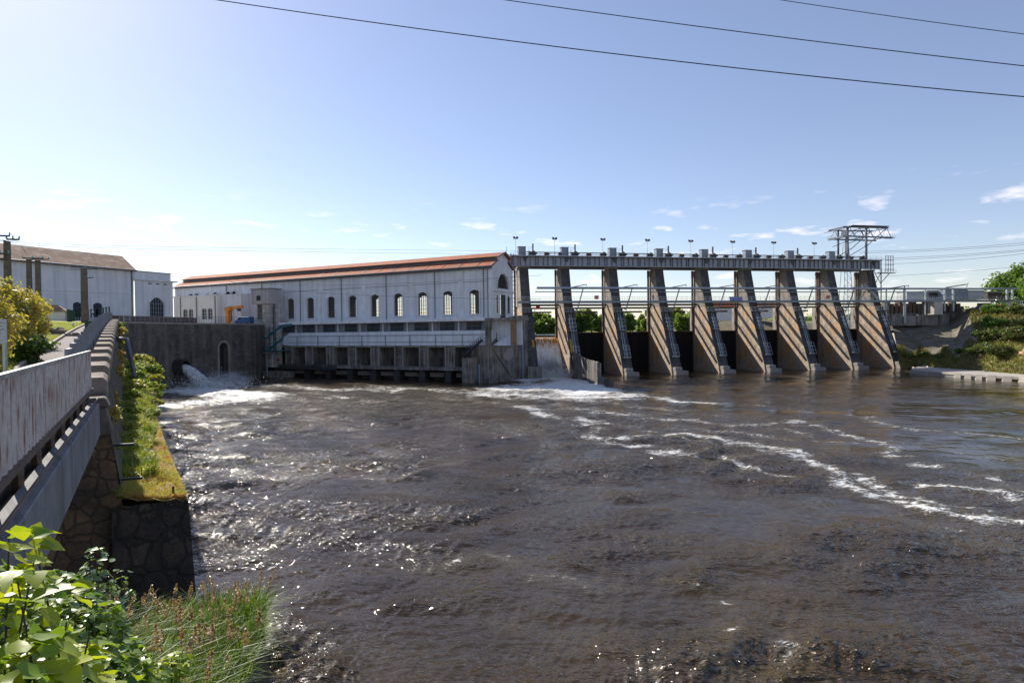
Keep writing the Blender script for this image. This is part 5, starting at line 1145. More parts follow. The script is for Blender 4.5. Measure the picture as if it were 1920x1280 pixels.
for i, (px, py) in enumerate(((137, 612), (153, 600), (174, 589))):
    P = gp(px, py); t = thing('lawn_lamp', ['nearest small black and white lamp on the lawn', 'middle small white lamp on the lawn slope', 'farthest small white lamp near the green fence'][i], 'garden lamp', P, 0, 'lamps on the lawn'); k_ = (P-CP).dot(cF)/60
    MB().tube([(0, 0, -.05), (0, 0, .14*k_)], .05*k_, 8).build('stem', steel_dk, t); MB().tube([(0, 0, .14*k_), (0, 0, .2*k_), (0, 0, .32*k_)], .14*k_, 10, r2=.08*k_).build('head', white_pt, t)
# green picket fence at the lawn top
t = thing('picket_fence', 'dark green metal picket fence at the top of the lawn before the hall', 'fence'); mb = MB(); pf = [(127, 603), (140, 601), (153, 600)], [(160, 597), (182, 593), (205, 590)]
for seg in pf:
    mb = MB()
    for (xa_, ya_), (xb_, yb_) in zip(seg, seg[1:]):
        a, b = gp(xa_, ya_), gp(xb_, yb_); n_ = max(3, int((b-a).length/.5))
        for j in range(n_+1): q_ = a.lerp(b, j/n_); mb.bar(q_, q_+Vector((0, 0, 2.0 if seg is pf[0] else 1.7)), .28, .05)
        for hh in (.3, 1.5): mb.bar(a+Vector((0, 0, hh)), b+Vector((0, 0, hh)), .08)
    mb.build('pickets', green_pt, t)
# utility poles
def upole(px, pyb, pyt, Y, w_, lab, arms):
    b = atY(px, pyb, Y); tp = atY(px, pyt, Y); h_ = tp.z-b.z; t = thing('utility_pole', lab, 'utility pole', b, .3, 'concrete utility poles'); mb = MB()
    mb.prism([(-w_/2, -w_/2, -1), (w_/2, -w_/2, -1), (w_*.4, -w_*.4, h_), (-w_*.4, -w_*.4, h_)], (0, w_*.8, 0)); mb.build('pole', pole_conc, t)
    for (dx0, dx1, z_) in arms:
        m2 = MB(); m2.bar((dx0, -.3, h_+z_), (dx1, -.3, h_+z_), .12); m2.bar((dx0, -.3, h_+z_-.35), (dx1*.2, -.3, h_+z_-.35), .06); a_ = m2.build('crossarm', steel_dk, t)
        for u in (0, .5, 1): MB().tube([(dx0+(dx1-dx0)*u, -.3, h_+z_+.05), (dx0+(dx1-dx0)*u, -.3, h_+z_+.28)], .07, 8, r2=.04).build('insulator', ceramic, a_)
upole(15.5, 545, 452, 46, .42, 'nearest concrete utility pole rising behind the yellow bush at the left edge', [(-1.2, .3, .35), (-.9, .2, -1.0), (.1, .9, .1)])
upole(56, 560, 486, 70, .5, 'left one of the two concrete poles standing side by side over the bush', [(-.5, 1.5, .1)]); upole(72.5, 560, 488, 70, .5, 'right one of the two concrete poles standing side by side over the bush', [(-.5, 1.2, .1)])
upole(159.5, 593, 503, 88, .8, 'lone concrete pole with crossarm in front of the white hall', [(-1.6, .2, .15), (.2, 1.9, -.1), (.4, 1.2, -1.4)])
# yellow bushes at left
for i, (px, py, Y, h_, r_, n_) in enumerate(((18, 668, 33, 4.4, 1.5, 8000), (-30, 690, 27, 4.2, 1.6, 5000), (52, 640, 40, 3.6, 1.3, 5500))):
    P = atY(px, py, Y); rel = P-W0; P.z = gz_(rel.dot(WD), -rel.dot(WR))-.1
    bush(['tall yellow blossoming bush rising above the lawn at the left edge', 'yellow green bush cut by the left picture edge', 'yellow bush behind the pile of stones'][i], P.x, P.y, P.z, h_ if i == 0 else h_, r_, n_*2, .085, 70+i, lf_yel, 'yellow bushes on the lawn', nc=26, asp=3)
P = atY(52, 655, 31); rel = P-W0; P.z = gz_(rel.dot(WD), -rel.dot(WR)); bush('low dark green bush under the yellow bush behind the wire fence', P.x, P.y, P.z, 1.6, 1.3, 3500, .11, 77, lf_dark)
t = thing('garden_shed', 'small brown tiled roof shed low before the white hall', 'shed', tuple(gp(104, 596)), .3); b = .0; mb = MB(); mb.box(-2, 2, -1, 1, -.5, 1.2); mb.build('wall', cream_wall, t); mb = MB(); mb.prism([(-2.4, -1.4, 1.204), (2.4, -1.4, 1.204), (.2, 0, 2.5), (-.6, 0, 2.5)], (0, .001, 0)); mb.prism([(-2.4, -1.4, 1.2), (-2.4, 1.4, 1.2), (-.6, 0, 2.6)], (.01, 0, 0)); mb.quad((-2.4, -1.4, 1.2), (2.4, -1.4, 1.2), (.4, 0, 2.6), (-.6, 0, 2.6)); mb.quad((-2.4, 1.4, 1.2), (2.4, 1.4, 1.2), (.4, 0, 2.6), (-.6, 0, 2.6)); mb.quad((2.4, -1.4, 1.2), (2.4, 1.4, 1.2), (.4, 0, 2.6)); mb.build('roof', tile_old, t)
# ================================================================== white hall at left (long axis across)
HA = math.radians(-26+90)   # facade normal roughly along powerhouse axis
hp = atY(250, 508, 165); HZ = hp.z; hz0 = Vector((hp.x, hp.y, 0))
HR = R(63.5)-math.pi/2   # local x to the right and away
# local x direction: VP to the right at ~x=1500
HR = math.atan2(1130, 1500-960); 
t = thing('workshop_hall', 'long white hall with weathered tile roof and small blue barred windows', 'building', hz0, HR)
hl_ = lambda px, py, y=0: loc(hz0, HR, px, py, y)
xL_ = -75
ops = []
for pa, pb in ((137, 153), (175, 192)): xa_, xb_ = hl_(pa, 580)[0], hl_(pb, 580)[0]; ops.append((xa_, xb_, ZY+.6, hl_(183, 567.5)[1], .5))
facade('facade', t, white_wall, xL_, 0, ZY-3, HZ, 0, ops, .5, back=False)
bl_ = M('blue_window_frame', (.06, .09, .16), None, 2, .5, 0, 20)
for a, b, c, d, r in ops: window(t, a, b, c, d, r, .35, 4, 6, glass_dk, bl_)
mb = MB(); ra = hl_(232, 490, 7)[1]; yr = 7.0
rx = hl_(229, 490, yr)[0]
mb.prism([(xL_, -.9, HZ), (.2, -.9, HZ), (rx, yr, HZ+4.4), (xL_, yr, HZ+4.4)], (0, 0, .25)); mb.prism([(xL_, 2*yr+.9, HZ), (.2, 2*yr+.9, HZ), (rx, yr, HZ+4.4), (xL_, yr, HZ+4.4)], (0, 0, .25)); mb.quad((.2, -.9, HZ), (.2, 2*yr+.9, HZ), (rx, yr, HZ+4.5)); mb.build('roof', tile_old, t)
MB().box(-.3, -.003, .5, 2*yr, ZY-3, HZ-.01).build('side_wall', white_wall, t)
MB().box(xL_, -.02, -.12, -.003, ZY+8.3, ZY+8.6).build('string_course', white_trim, t)
MB().tube([(xL_, -.95, HZ+.05), (.3, -.95, HZ+.05)], .22, 8).build('gutter', zinc, t); MB().tube([(-.6, -.2, ZY), (-.6, -.2, HZ)], .16, 8).build('downpipe', zinc, t)
MB().box(xL_, -.01, -.08, -.004, ZY-1, ZY+1.9).build('plinth', M('grey_plinth', (.42, .44, .47), None, .5, .85, .1, 9), t)
t = thing('flat_wing', 'flat roofed white wing with round arched window beside the workshop hall', 'building', hz0, HR)
xw = hl_(322, 520)[0]; zt_ = hl_(285, 511)[1]; zcor = hl_(285, 527)[1]; a, b = hl_(278, 575)[0], hl_(306, 575)[0]; zt2 = hl_(292, 557.5)[1]
facade('facade', t, white_wall, .01, xw, ZY-3, zcor, -.35, [(a, b, ZY, zt2, (b-a)*.42)], .5, back=False)
window(t, a, b, ZY, zt2, (b-a)*.42, 0, 6, 6, glass_dk, steel_lt, white_trim)
MB().box(.01, xw-.4, -.1, 4, zcor+.35, zt_).build('attic', white_wall, t); MB().box(-.2, xw+1.2, -1.0, 4, zcor, zcor+.346).build('cornice', white_trim, t); MB().box(-.1, xw-.25, -.25, 4.1, zt_+.003, zt_+.2).build('roof_edge', zinc, t)
MB().box(xw-.3, xw-.003, .2, 9, ZY-3, zcor-.003).build('side_wall', white_wall, t)
mb = MB()
for u in (.35, .55, .75): mb.box(xw*u, xw*u+.9, -.42, -.36, zcor-.9, zcor-.6)
for u_ in (.35, .55, .75): MB().box(xw*u_, xw*u_+.9, -.42, -.36, zcor-.9, zcor-.6).build('vent', steel_dk, t)
# ================================================================== river
POLY = [  # (pixels along the streak, half width m, strength)
 ([(1091,817),(1137,833),(1181,838),(1225,836)], .9, .8), ([(1091,817),(1112,805),(1130,800)], .9, .6), ([(1130,825),(1169,817),(1231,817),(1275,811),(1331,817),(1369,828),(1425,833),(1459,849),(1494,858)], .9, .8),
 ([(1394,830),(1430,832),(1468,840),(1489,853),(1516,864),(1546,875),(1581,888),(1606,910),(1633,925),(1671,937),(1711,948),(1752,962),(1793,972),(1839,975),(1875,972)], .62, .85),
 ([(1622,891),(1660,910),(1692,929),(1738,940),(1779,956),(1806,967)], .75, .75), ([(1747,910),(1793,916),(1833,921),(1860,921),(1901,935)], .8, .8), ([(1806,953),(1860,959),(1930,982)], .6, .7),
 ([(1441,796),(1489,788),(1535,802),(1590,815),(1636,829),(1660,842),(1676,853)], .8, .7), ([(1441,798),(1490,812),(1540,828),(1600,830)], .9, .5), ([(1725,867),(1779,880),(1822,891),(1871,902),(1930,925)], .7, .6),
 ([(1508,772),(1562,775),(1611,783),(1657,794),(1698,805),(1779,810),(1833,813),(1930,824)], 1.1, .6), ([(1353,855),(1362,867),(1400,877),(1447,883),(1478,892),(1503,897)], .55, .8),
 ([(1225,850),(1260,848),(1300,856),(1315,860)], 1.1, .75), ([(1215,835),(1290,845),(1345,852),(1400,860)], 1.0, .4),
 ([(900,738),(1000,742),(1090,746),(1180,742)], 5.0, .9), ([(960,728),(1040,722),(1100,735)], 5.0, 1.35), ([(985,712),(1030,706),(1070,712),(1110,730)], 3.5, 1.5), ([(981,761),(1031,780),(1075,786),(1100,792)], 1.6, .8), ([(1000,750),(1080,765),(1160,775),(1230,785)], 2.6, .55),
 ([(1150,737),(1206,739),(1262,752),(1337,757)], 1.2, .85), ([(1130,750),(1200,762),(1270,770)], 1.6, .6), ([(1244,786),(1306,789),(1384,799),(1431,796)], 1.2, .65), ([(1260,800),(1330,806),(1400,812),(1500,826)], 1.4, .55), ([(1110,790),(1190,800),(1260,815),(1330,830)], 1.4, .55), ([(1130,770),(1220,776),(1320,780),(1420,785)], 1.6, .5), ([(1640,825),(1720,835),(1820,850),(1920,862)], 1.0, .45),
 ([(1400,760),(1460,765),(1540,772)], 1.0, .5), ([(1530,790),(1600,800)], 1.0, .35), ([(1560,838),(1620,845),(1700,862)], .8, .4),
 ([(300,735),(340,728),(400,735),(470,742)], 6.0, 1.7), ([(310,760),(400,752),(480,748)], 4.5, 1.0), ([(420,726),(520,722),(620,730),(740,732)], 3.0, .75), ([(430,745),(540,750),(640,745),(720,755),(800,760)], 3.5, .5), ([(700,726),(800,730),(900,733)], 3.0, .7), ([(480,760),(560,770),(650,768)], 2.5, .4),
 ([(820,745),(900,752),(980,758)], 2.5, .5), ([(520,800),(620,820),(720,850)], 1.6, .3), ([(600,890),(680,900),(760,930)], .9, .35), ([(700,1000),(740,985),(790,980)], .5, .4),
 ([(770,1068),(820,1062),(860,1045),(900,1042),(960,1060)], .4, .52), ([(990,1090),(1050,1085),(1110,1100)], .34, .5), ([(1110,1060),(1150,1075),(1120,1090)], .25, .4), ([(1335,1250),(1345,1195),(1370,1182)], .4, .48), ([(1400,1262),(1450,1270),(1480,1240),(1478,1200)], .4, .45), ([(1250,1085),(1310,1105),(1370,1140)], .16, .5),
 ([(1700,1000),(1800,1020),(1900,1040)], .3, .3), ([(860,1140),(960,1170)], .2, .25), ([(1600,930),(1700,975),(1800,1000),(1930,1050)], .4, .35),
]
NR, NA = 860, 900
rr_ = 7.5*np.exp(np.linspace(0, math.log(250/7.5), NR)); aa_ = np.radians(np.linspace(-50, 60, NA))
RR, AA = np.meshgrid(rr_, aa_, indexing='ij'); X = (RR*np.sin(AA)).ravel(); Y = (RR*np.cos(AA)).ravel()
def vnoise(x, y, s, seed):
    g = np.random.RandomState(seed); T = g.rand(256, 256); fx, fy = x/s, y/s; ix, iy = np.floor(fx).astype(int), np.floor(fy).astype(int); u, v = fx-ix, fy-iy
    u = u*u*(3-2*u); v = v*v*(3-2*v); a, b, c, d = T[ix % 256, iy % 256], T[(ix+1) % 256, iy % 256], T[ix % 256, (iy+1) % 256], T[(ix+1) % 256, (iy+1) % 256]
    return (a*(1-u)+b*u)*(1-v)+(c*(1-u)+d*u)*v
wx1, wy1 = (vnoise(X, Y, 5, 1)-.5)*3+(vnoise(X, Y, 1.7, 2)-.5)*1.2, (vnoise(X, Y, 5, 3)-.5)*3+(vnoise(X, Y, 1.7, 4)-.5)*1.2
dist_ = np.sqrt(X*X+Y*Y); ws_ = np.clip(dist_/60, .1, 1.4); FX, FY = X+wx1*ws_*.55, Y+wy1*ws_*.55
foam = np.zeros_like(X)
for pxs, hw, st in POLY:
    pts = [onz(*p) for p in pxs]; bx0 = min(p.x for p in pts)-hw*4; bx1 = max(p.x for p in pts)+hw*4; by0 = min(p.y for p in pts)-hw*4; by1 = max(p.y for p in pts)+hw*4
    I = np.where((FX > bx0) & (FX < bx1) & (FY > by0) & (FY < by1))[0]
    if not len(I): continue
    x, y = FX[I], FY[I]; best = np.full(len(I), 1e9)
    for p, q_ in zip(pts, pts[1:]):
        dx, dy = q_.x-p.x, q_.y-p.y; tt_ = np.clip(((x-p.x)*dx+(y-p.y)*dy)/(dx*dx+dy*dy), 0, 1); best = np.minimum(best, np.hypot(x-p.x-tt_*dx, y-p.y-tt_*dy))
    foam[I] = np.maximum(foam[I], st*np.exp(-(best/hw/1.9)**1.5)) if st < 1.4 else foam[I]+st*np.exp(-(best/hw/1.2)**2)
# turbulence: strong near the outlets and on the left, calm at the right
turb = .11+.89/(1+np.exp((X-18-.12*Y)/16)); sl_ = vnoise(X+wx1*1.5, (Y+wy1*1.5)*1.6, 11, 9)*.65+vnoise(X+wx1, Y*1.8, 4.5, 19)*.35; turb *= .12+.22/(1+np.exp((X+4)/8))+1.75*np.clip((sl_-.28)/.5, 0, 1)
Zw = np.zeros_like(X); g = np.random.RandomState(17)
for lam, amp, n_ in ((7.5, .075, 9), (3.4, .07, 12), (1.7, .045, 14), (.85, .02, 12)):
    fade = np.clip(1.6-dist_/(lam*42), 0, 1)
    for i in range(n_):
        th = R(-62)+g.normal()*.75; k_ = 2*math.pi/(lam*(.7+.6*g.rand())); ph = g.rand()*6.28
        s_ = np.sin((X+wx1*.5)*math.cos(th)*k_+(Y+wy1*.5)*math.sin(th)*k_+ph); Zw += (1-np.abs(s_)*1.2 if lam < 2 else s_)*amp/math.sqrt(n_)*1.35*fade*(.25 + turb)
Zw += .16*np.clip(foam, 0, 1.4)*(vnoise(X, Y, .9, 5)-.35)*np.clip(dist_/60, .15, 1)+ .10*(vnoise(X, Y, 3.0, 6)-.5)*turb
V = np.stack([X, Y, Zw], 1); i = np.arange(NR-1)[:, None]*NA+np.arange(NA-1)[None]; F = np.stack([i, i+1, i+1+NA, i+NA], -1).reshape(-1, 4)
wm, NN, LL, p_ = nm('river_water')
at_ = NN.new('ShaderNodeAttribute'); at_.attribute_name = 'foam'; at2 = NN.new('ShaderNodeAttribute'); at2.attribute_name = 'turb'
t_ = NN.new('ShaderNodeTexCoord').outputs['Object']
mp = NN.new('ShaderNodeMapping'); mp.inputs['Rotation'].default_value = (0, 0, R(28)); mp.inputs['Scale'].default_value = (.6, 1.7, 1); LL.new(t_, mp.inputs[0])
dm = NN.new('ShaderNodeTexNoise'); dm.inputs['Scale'].default_value = .35; dm.inputs['Detail'].default_value = 3; LL.new(mp.outputs[0], dm.inputs['Vector'])
vm = NN.new('ShaderNodeVectorMath'); vm.operation = 'MULTIPLY_ADD'; LL.new(dm.outputs[1], vm.inputs[0]); vm.inputs[1].default_value = (2.2,)*3; LL.new(mp.outputs[0], vm.inputs[2])
n1 = noise(NN, LL, vm.outputs[0], .45, 5, .5); n2 = noise(NN, LL, vm.outputs[0], 2.4, 3, .5); n3 = noise(NN, LL, vm.outputs[0], 9, 2, .5)
hsum = mth('ADD', mth('ADD', mth('MULTIPLY', n1, 2.1, NN=NN, LL=LL), mth('MULTIPLY', n2, .36, NN=NN, LL=LL), NN=NN, LL=LL), mth('MULTIPLY', n3, .06, NN=NN, LL=LL), NN=NN, LL=LL)
hsum = mth('MULTIPLY', hsum, mth('ADD', .03, mth('MULTIPLY', at2.outputs['Fac'], 1.35, NN=NN, LL=LL), NN=NN, LL=LL), NN=NN, LL=LL)
bmp = NN.new('ShaderNodeBump'); bmp.inputs['Strength'].default_value = 1.0; bmp.inputs['Distance'].default_value = .2; LL.new(hsum, bmp.inputs['Height'])
acc = bmp.outputs[0]
for sc_, k_ in ((16.0, .8), (5.0, .5)):      # small capillary facets
    v_ = NN.new('ShaderNodeTexVoronoi'); v_.inputs['Scale'].default_value = sc_; LL.new(vm.outputs[0], v_.inputs['Vector'])
    c_ = NN.new('ShaderNodeVectorMath'); c_.operation = 'SUBTRACT'; LL.new(v_.outputs['Color'], c_.inputs[0]); c_.inputs[1].default_value = (.5, .5, .5)
    c2_ = NN.new('ShaderNodeVectorMath'); c2_.operation = 'SCALE'; LL.new(c_.outputs[0], c2_.inputs[0]); c2_.inputs[3].default_value = 2.0
    c3_ = NN.new('ShaderNodeVectorMath'); c3_.operation = 'MULTIPLY'; LL.new(c2_.outputs[0], c3_.inputs[0]); LL.new(c2_.outputs[0], c3_.inputs[1])
    c4_ = NN.new('ShaderNodeVectorMath'); c4_.operation = 'MULTIPLY'; LL.new(c3_.outputs[0], c4_.inputs[0]); LL.new(c2_.outputs[0], c4_.inputs[1])
    m_ = NN.new('ShaderNodeVectorMath'); m_.operation = 'MULTIPLY'; LL.new(c4_.outputs[0], m_.inputs[0]); m_.inputs[1].default_value = (k_, k_, 0)
    sc2 = NN.new('ShaderNodeVectorMath'); sc2.operation = 'SCALE'; LL.new(m_.outputs[0], sc2.inputs[0]); LL.new(mth('ADD', .02, mth('MULTIPLY', at2.outputs['Fac'], .95, NN=NN, LL=LL), NN=NN, LL=LL), sc2.inputs[3])
    a_ = NN.new('ShaderNodeVectorMath'); a_.operation = 'ADD'; LL.new(acc, a_.inputs[0]); LL.new(sc2.outputs[0], a_.inputs[1]); acc = a_.outputs[0]
nz_ = NN.new('ShaderNodeVectorMath'); nz_.operation = 'NORMALIZE'; LL.new(acc, nz_.inputs[0]); LL.new(nz_.outputs[0], p_.inputs['Normal'])
# foam: lacy threshold of two noises against the foam density
sf = NN.new('ShaderNodeMapping'); sf.inputs['Rotation'].default_value = (0, 0, R(38)); sf.inputs['Scale'].default_value = (.55, 1.6, 1); LL.new(t_, sf.inputs[0])
fw_ = NN.new('ShaderNodeTexNoise'); fw_.inputs['Scale'].default_value = .5; fw_.inputs['Detail'].default_value = 4; LL.new(t_, fw_.inputs['Vector'])
fv = NN.new('ShaderNodeVectorMath'); fv.operation = 'MULTIPLY_ADD'; LL.new(fw_.outputs[1], fv.inputs[0]); fv.inputs[1].default_value = (3.5,)*3; LL.new(sf.outputs[0], fv.inputs[2])
fa_ = noise(NN, LL, fv.outputs[0], 1.1, 12, .78)
fb_ = noise(NN, LL, fv.outputs[0], .38, 4, .6)
vo = NN.new('ShaderNodeTexVoronoi'); vo.feature = 'DISTANCE_TO_EDGE'; vo.inputs['Scale'].default_value = 3.2; LL.new(vm.outputs[0], vo.inputs['Vector'])
lace = mth('MULTIPLY', mth('SUBTRACT', .16, vo.outputs['Distance'], NN=NN, LL=LL), 2.2, NN=NN, LL=LL)
ff = mth('ADD', mth('MULTIPLY', mth('SUBTRACT', fa_, .5, NN=NN, LL=LL), 5.0, NN=NN, LL=LL), lace, NN=NN, LL=LL)
ff = mth('ADD', ff, mth('MULTIPLY', mth('SUBTRACT', fb_, .5, NN=NN, LL=LL), 2.6, NN=NN, LL=LL), NN=NN, LL=LL)
ff = mth('ADD', ff, mth('MULTIPLY', mth('SUBTRACT', at_.outputs['Fac'], .70, NN=NN, LL=LL), 2.1, NN=NN, LL=LL), NN=NN, LL=LL)
fm_ = mth('MULTIPLY', mth('MULTIPLY', ff, 1.5, NN=NN, LL=LL), mth('MULTIPLY', mth('SUBTRACT', at_.outputs['Fac'], .06, NN=NN, LL=LL), 4, clamp=True, NN=NN, LL=LL), clamp=True, NN=NN, LL=LL)
base = mixrgb(NN, LL, ramp(NN, LL, noise(NN, LL, t_, .12, 3), .4, .6), (.034, .021, .008), (.048, .031, .012))
base = mixrgb(NN, LL, mth('MULTIPLY', at_.outputs['Fac'], .55, clamp=True, NN=NN, LL=LL), base, (.11, .085, .04))
LL.new(mixrgb(NN, LL, fm_, base, (.72, .72, .70)), p_.inputs['Base Color'])
LL.new(mth('ADD', .07, mth('MULTIPLY', fm_, .5, NN=NN, LL=LL), NN=NN, LL=LL), p_.inputs['Roughness']); p_.inputs['IOR'].default_value = 1.4; p_.inputs['Specular Tint'].default_value = (1, .93, .84, 1)
cw_ = noise(NN, LL, vm.outputs[0], 7.0, 6, .75); cw2 = noise(NN, LL, fv.outputs[0], .3, 4, .6)
p_.inputs['Coat Roughness'].default_value = .40; p_.inputs['Coat IOR'].default_value = 1.4
LL.new(mth('MULTIPLY', mth('MULTIPLY', ramp(NN, LL, cw_, .48, .62), ramp(NN, LL, cw2, .36, .6), NN=NN, LL=LL), mth('MULTIPLY', at2.outputs['Fac'], 1.3, clamp=True, NN=NN, LL=LL), NN=NN, LL=LL), p_.inputs['Coat Weight'])
ro = npmesh('river', V, F, wm, None, True); tag(ro, kind='structure')
for nme, arr in (('foam', foam), ('turb', turb)):
    a_ = ro.data.attributes.new(nme, 'FLOAT', 'POINT'); a_.data.foreach_set('value', arr.astype(np.float32))
o = MB().quad((-60, -300, -.6), (500, -300, -.6), (500, 200, -.6), (-60, 30, -.6)).build('riverbed', M('bed', (.03, .025, .015), None, .2, .3, 0, 5)); tag(o, kind='structure')
um = M('reservoir_surface', (.03, .035, .025), None, .3, .12, .5, 1.5)
q0, q1, q2, q3 = D(-66.8, 17.5, 11.3), D(160, 17.5, 11.3), D(700, 900, 11.3), D(-500, 900, 11.3)
o = MB().quad(q0, q1, q2, q3).build('reservoir', um); tag(o, kind='structure')
# ================================================================== land beyond
def ridge(name, pxs, Y, base_z, depth, mat, kind='structure'):
    rows = []
    for px, py in pxs: p = atY(px, py, Y); rows.append([Vector((p.x, Y-depth, base_z)), Vector((p.x, Y-depth*.4, base_z+(p.z-base_z)*.7)), p, Vector((p.x*1.1, Y+depth*2, base_z))])
    o = loft(name, rows, mat, None, True); return tag(o, kind=kind)
ridge('far_shore', [(900, 612), (1100, 612), (1300, 608), (1420, 604), (1600, 600), (1800, 600), (2300, 600)], 420, 9, 60, slope_mat)
g = random.Random(77)
tw = ['far round tree seen through the second bay', 'far round tree behind the dam piers']
far = []
for px in range(985, 1330, 13):
    far.append((px+g.random()*12, 572+g.random()*16+(8 if px < 1070 else 0), 330+g.random()*60))
for px in (1345, 1362): far.append((px, 590+g.random()*5, 400))
names_b = lambda px: ('over the waterfall bay' if px < 1055 else 'through the second bay' if px < 1145 else 'through the third bay' if px < 1225 else 'through the fourth bay' if px < 1300 else 'through the fifth bay')
cnt = {}
for i, (px, py, Yt) in enumerate(far):
    p = atY(px, py, Yt); h = p.z-10; nb = names_b(px); cnt[nb] = cnt.get(nb, 0)+1
    tree('%s bank tree in the far green row seen %s' % (ORD[cnt[nb]-1], nb), p.x, Yt, 10, h, h*.42, 2600, .95, 200+i, lf_far, 'trees on the far shore', crown0=.05, nc=13)
# distant hedge line seen right of the dam and left
rows_ = [(1400, 598), (1500, 592), (1600, 588), (1680, 579), (1740, 577), (1800, 577), (1860, 580), (1960, 575)]
C_ = []
for (xa_, ya_), (xb_, yb_) in zip(rows_, rows_[1:]):
    for k_ in range(16):
        u = k_/16; p = atY(xa_+(xb_-xa_)*u, ya_+(yb_-ya_)*u, 480); C_.append((p.x, 480+g.random()*20, p.z-4-g.random()*2, 5, 5, 5))
V, F = leaves(C_, 16000, 1.7, 5); o = npmesh('distant_woods', V, F, lf_far); tag(o, kind='stuff')
# earth bank seen through the right bays, with house
o = ridge('field', [(1320, 613), (1360, 600), (1420, 597), (1480, 606), (1560, 604), (1640, 600)], 330, 10, 30, soil)
def house(px, py, w_, lab, roofm, wallm, Y=300):
    P = atY(px, py, Y); t = thing('house', lab, 'house', P, .2); MB().box(-w_/2, w_/2, -4, 4, -3, 3.2).build('wall', wallm, t); mb = MB(); mb.prism([(-w_/2-.4, -4.5, 3.2), (-w_/2-.4, 4.5, 3.2), (-w_/2-.4, 0, 6)], (w_+.8, 0, 0)); mb.build('roof', roofm, t)
house(1358, 590, 15, 'far house with red tiled roof behind the sixth pier', tile, cream_wall); house(1433, 586, 12, 'far low house with brown roof seen under the footbridge', tile_old, cream_wall, 320)
# white objects under the deck seen on the far side
# ================================================================== right bank
toe = [(1688, 688, 1.0), (1720, 687, 1.0), (1760, 690, 1.0), (1800, 693, 1.0), (1850, 697, 1.0), (1900, 701, 1.0), (1960, 706, 1.0), (2100, 720, 1.0)]
crest = [(1672, 605, 199), (1700, 604, 199), (1745, 605, 198), (1782, 606, 197), (1815, 580, 197), (1850, 577, 194), (1900, 575, 190), (2050, 560, 165)]
rows = []; g = np.random.RandomState(61); NS = 90
tx = np.array([[*onz(a, b, c)] for a, b, c in toe]); cx_ = np.array([[*atY(a, b, c)] for a, b, c in crest]); ks_ = np.linspace(0, 1, len(toe))
for i in range(NS+1):
    u = i/NS; A_ = Vector([np.interp(u, ks_, tx[:, k_]) for k_ in range(3)]); B_ = Vector([np.interp(u, ks_, cx_[:, k_]) for k_ in range(3)]); r_ = []
    for j in range(29):
        v = j/28; p = A_.lerp(B_, v); amp = .15+max(0, u-.45)*1.5; p.z += math.sin(v*math.pi)*(.5+(2.2 if u > .45 else 0)*min(1, (u-.45)*8 if u > .45 else 0))+(g.rand()-.5)*amp*(0 < j < 28); r_.append(p)
    for (dx, dz) in ((3, 0.2), (12, .4), (60, 1)): r_.append(B_+Vector((dx*.5, dx, dz if u > .45 else dz*.3)))
    rows.append(r_)
ia = int(NS*.56)
o = loft('masonry_bank', rows[:ia+1], riprap); tag(o, kind='structure'); o = loft('grassy_bank', rows[ia:], slope_mat); tag(o, kind='structure')
bankrows = rows
pts = []
for i in range(30000):
    u, v = g.rand(), g.rand()**1.0
    if u < .56 and v > .30+.1*math.sin(u*40): continue
    i_ = min(NS-1, int(u*NS)); j_ = min(27, int(v*28)); a = bankrows[i_][j_].lerp(bankrows[i_+1][j_], g.rand()); b = bankrows[i_][j_+1]; pts.append(tuple(a.lerp(b, g.rand())-Vector((0, 0, .1))))
o = blade_mesh('bank_grass', pts, .9, .16, 62, leafmat('bank_grass_blades', (.10, .13, .025), (.22, .21, .045), (.24, .17, .05), .25), .5); tag(o, kind='stuff')
rb_l = ['small shrub on the masonry bank right of the last pier', 'orange green shrub above the apron beside the pier', 'shrub in the middle of the masonry bank foot', 'shrub where masonry meets the grassy slope', 'dark bush in the shaded hollow of the slope', 'bush at the foot of the grassy slope', 'large bush under the footbridge end', 'dense bush below the tree', 'bush above the rocks at the right edge', 'upper bush on the grassy crest', 'bush cut by the right picture edge', 'bush on the slope above the apron end']
sp = [(.08, .2), (.2, .22), (.33, .24), (.46, .3), (.56, .2), (.64, .35), (.7, .5), (.78, .35), (.84, .5), (.74, .8), (.86, .75), (.68, .15)]
for i, (u, v) in enumerate(sp):
    p = bankrows[int(u*NS)][int(v*28)]; k_ = 1.5 if u < .5 else 3.6; bush(rb_l[i], p.x, p.y, p.z-.6, k_*1.1, k_, 3800, .27, 300+i, lf_dark2 if i % 3 else lf_mid, 'shrubs on the right bank', nc=9)
# crest walls of the masonry bank
t = thing('bank_wall', 'row of weathered concrete wall blocks along the top of the masonry bank', 'wall', D(0, 0), DA)
for i, (pa, pb, pt, pbm, yy) in enumerate(((1672, 1698, 590, 606, 7.0), (1699, 1720, 592, 606, 8), (1721, 1736, 590, 606, 7.4), (1736.5, 1762, 590, 606, 7.8), (1762.5, 1780, 588, 606, 7.1))):
    x0_, zb_1 = dl(pa, pbm, yy); x1_, zt_1 = dl(pb, pt, yy); MB().box(x0_, x1_, yy, yy+3, zb_1-.8, zt_1).build('block', pier_conc if i % 2 else dark_conc, t, bevel=.08)
x0_, z0_ = dl(1668, 587, 10); x1_, _ = dl(1822, 587, 10); MB().box(x0_, x1_, 11.1, 14, z0_-3, z0_).build('platform_slab', dark_conc, t)
t = thing('stoplog_rack', 'row of dark upright stoplogs and posts behind the masonry bank', 'stoplogs', D(0, 0), DA)
for i in range(17):
    x = x0_+1+i*1.75; h_ = 2.4 if i % 3 else 3.1; MB().box(x, x+1.2, 12.5, 14.5, z0_-1, z0_+h_+.8).build('stoplog', rust_steel if i % 4 else dark_conc, t)
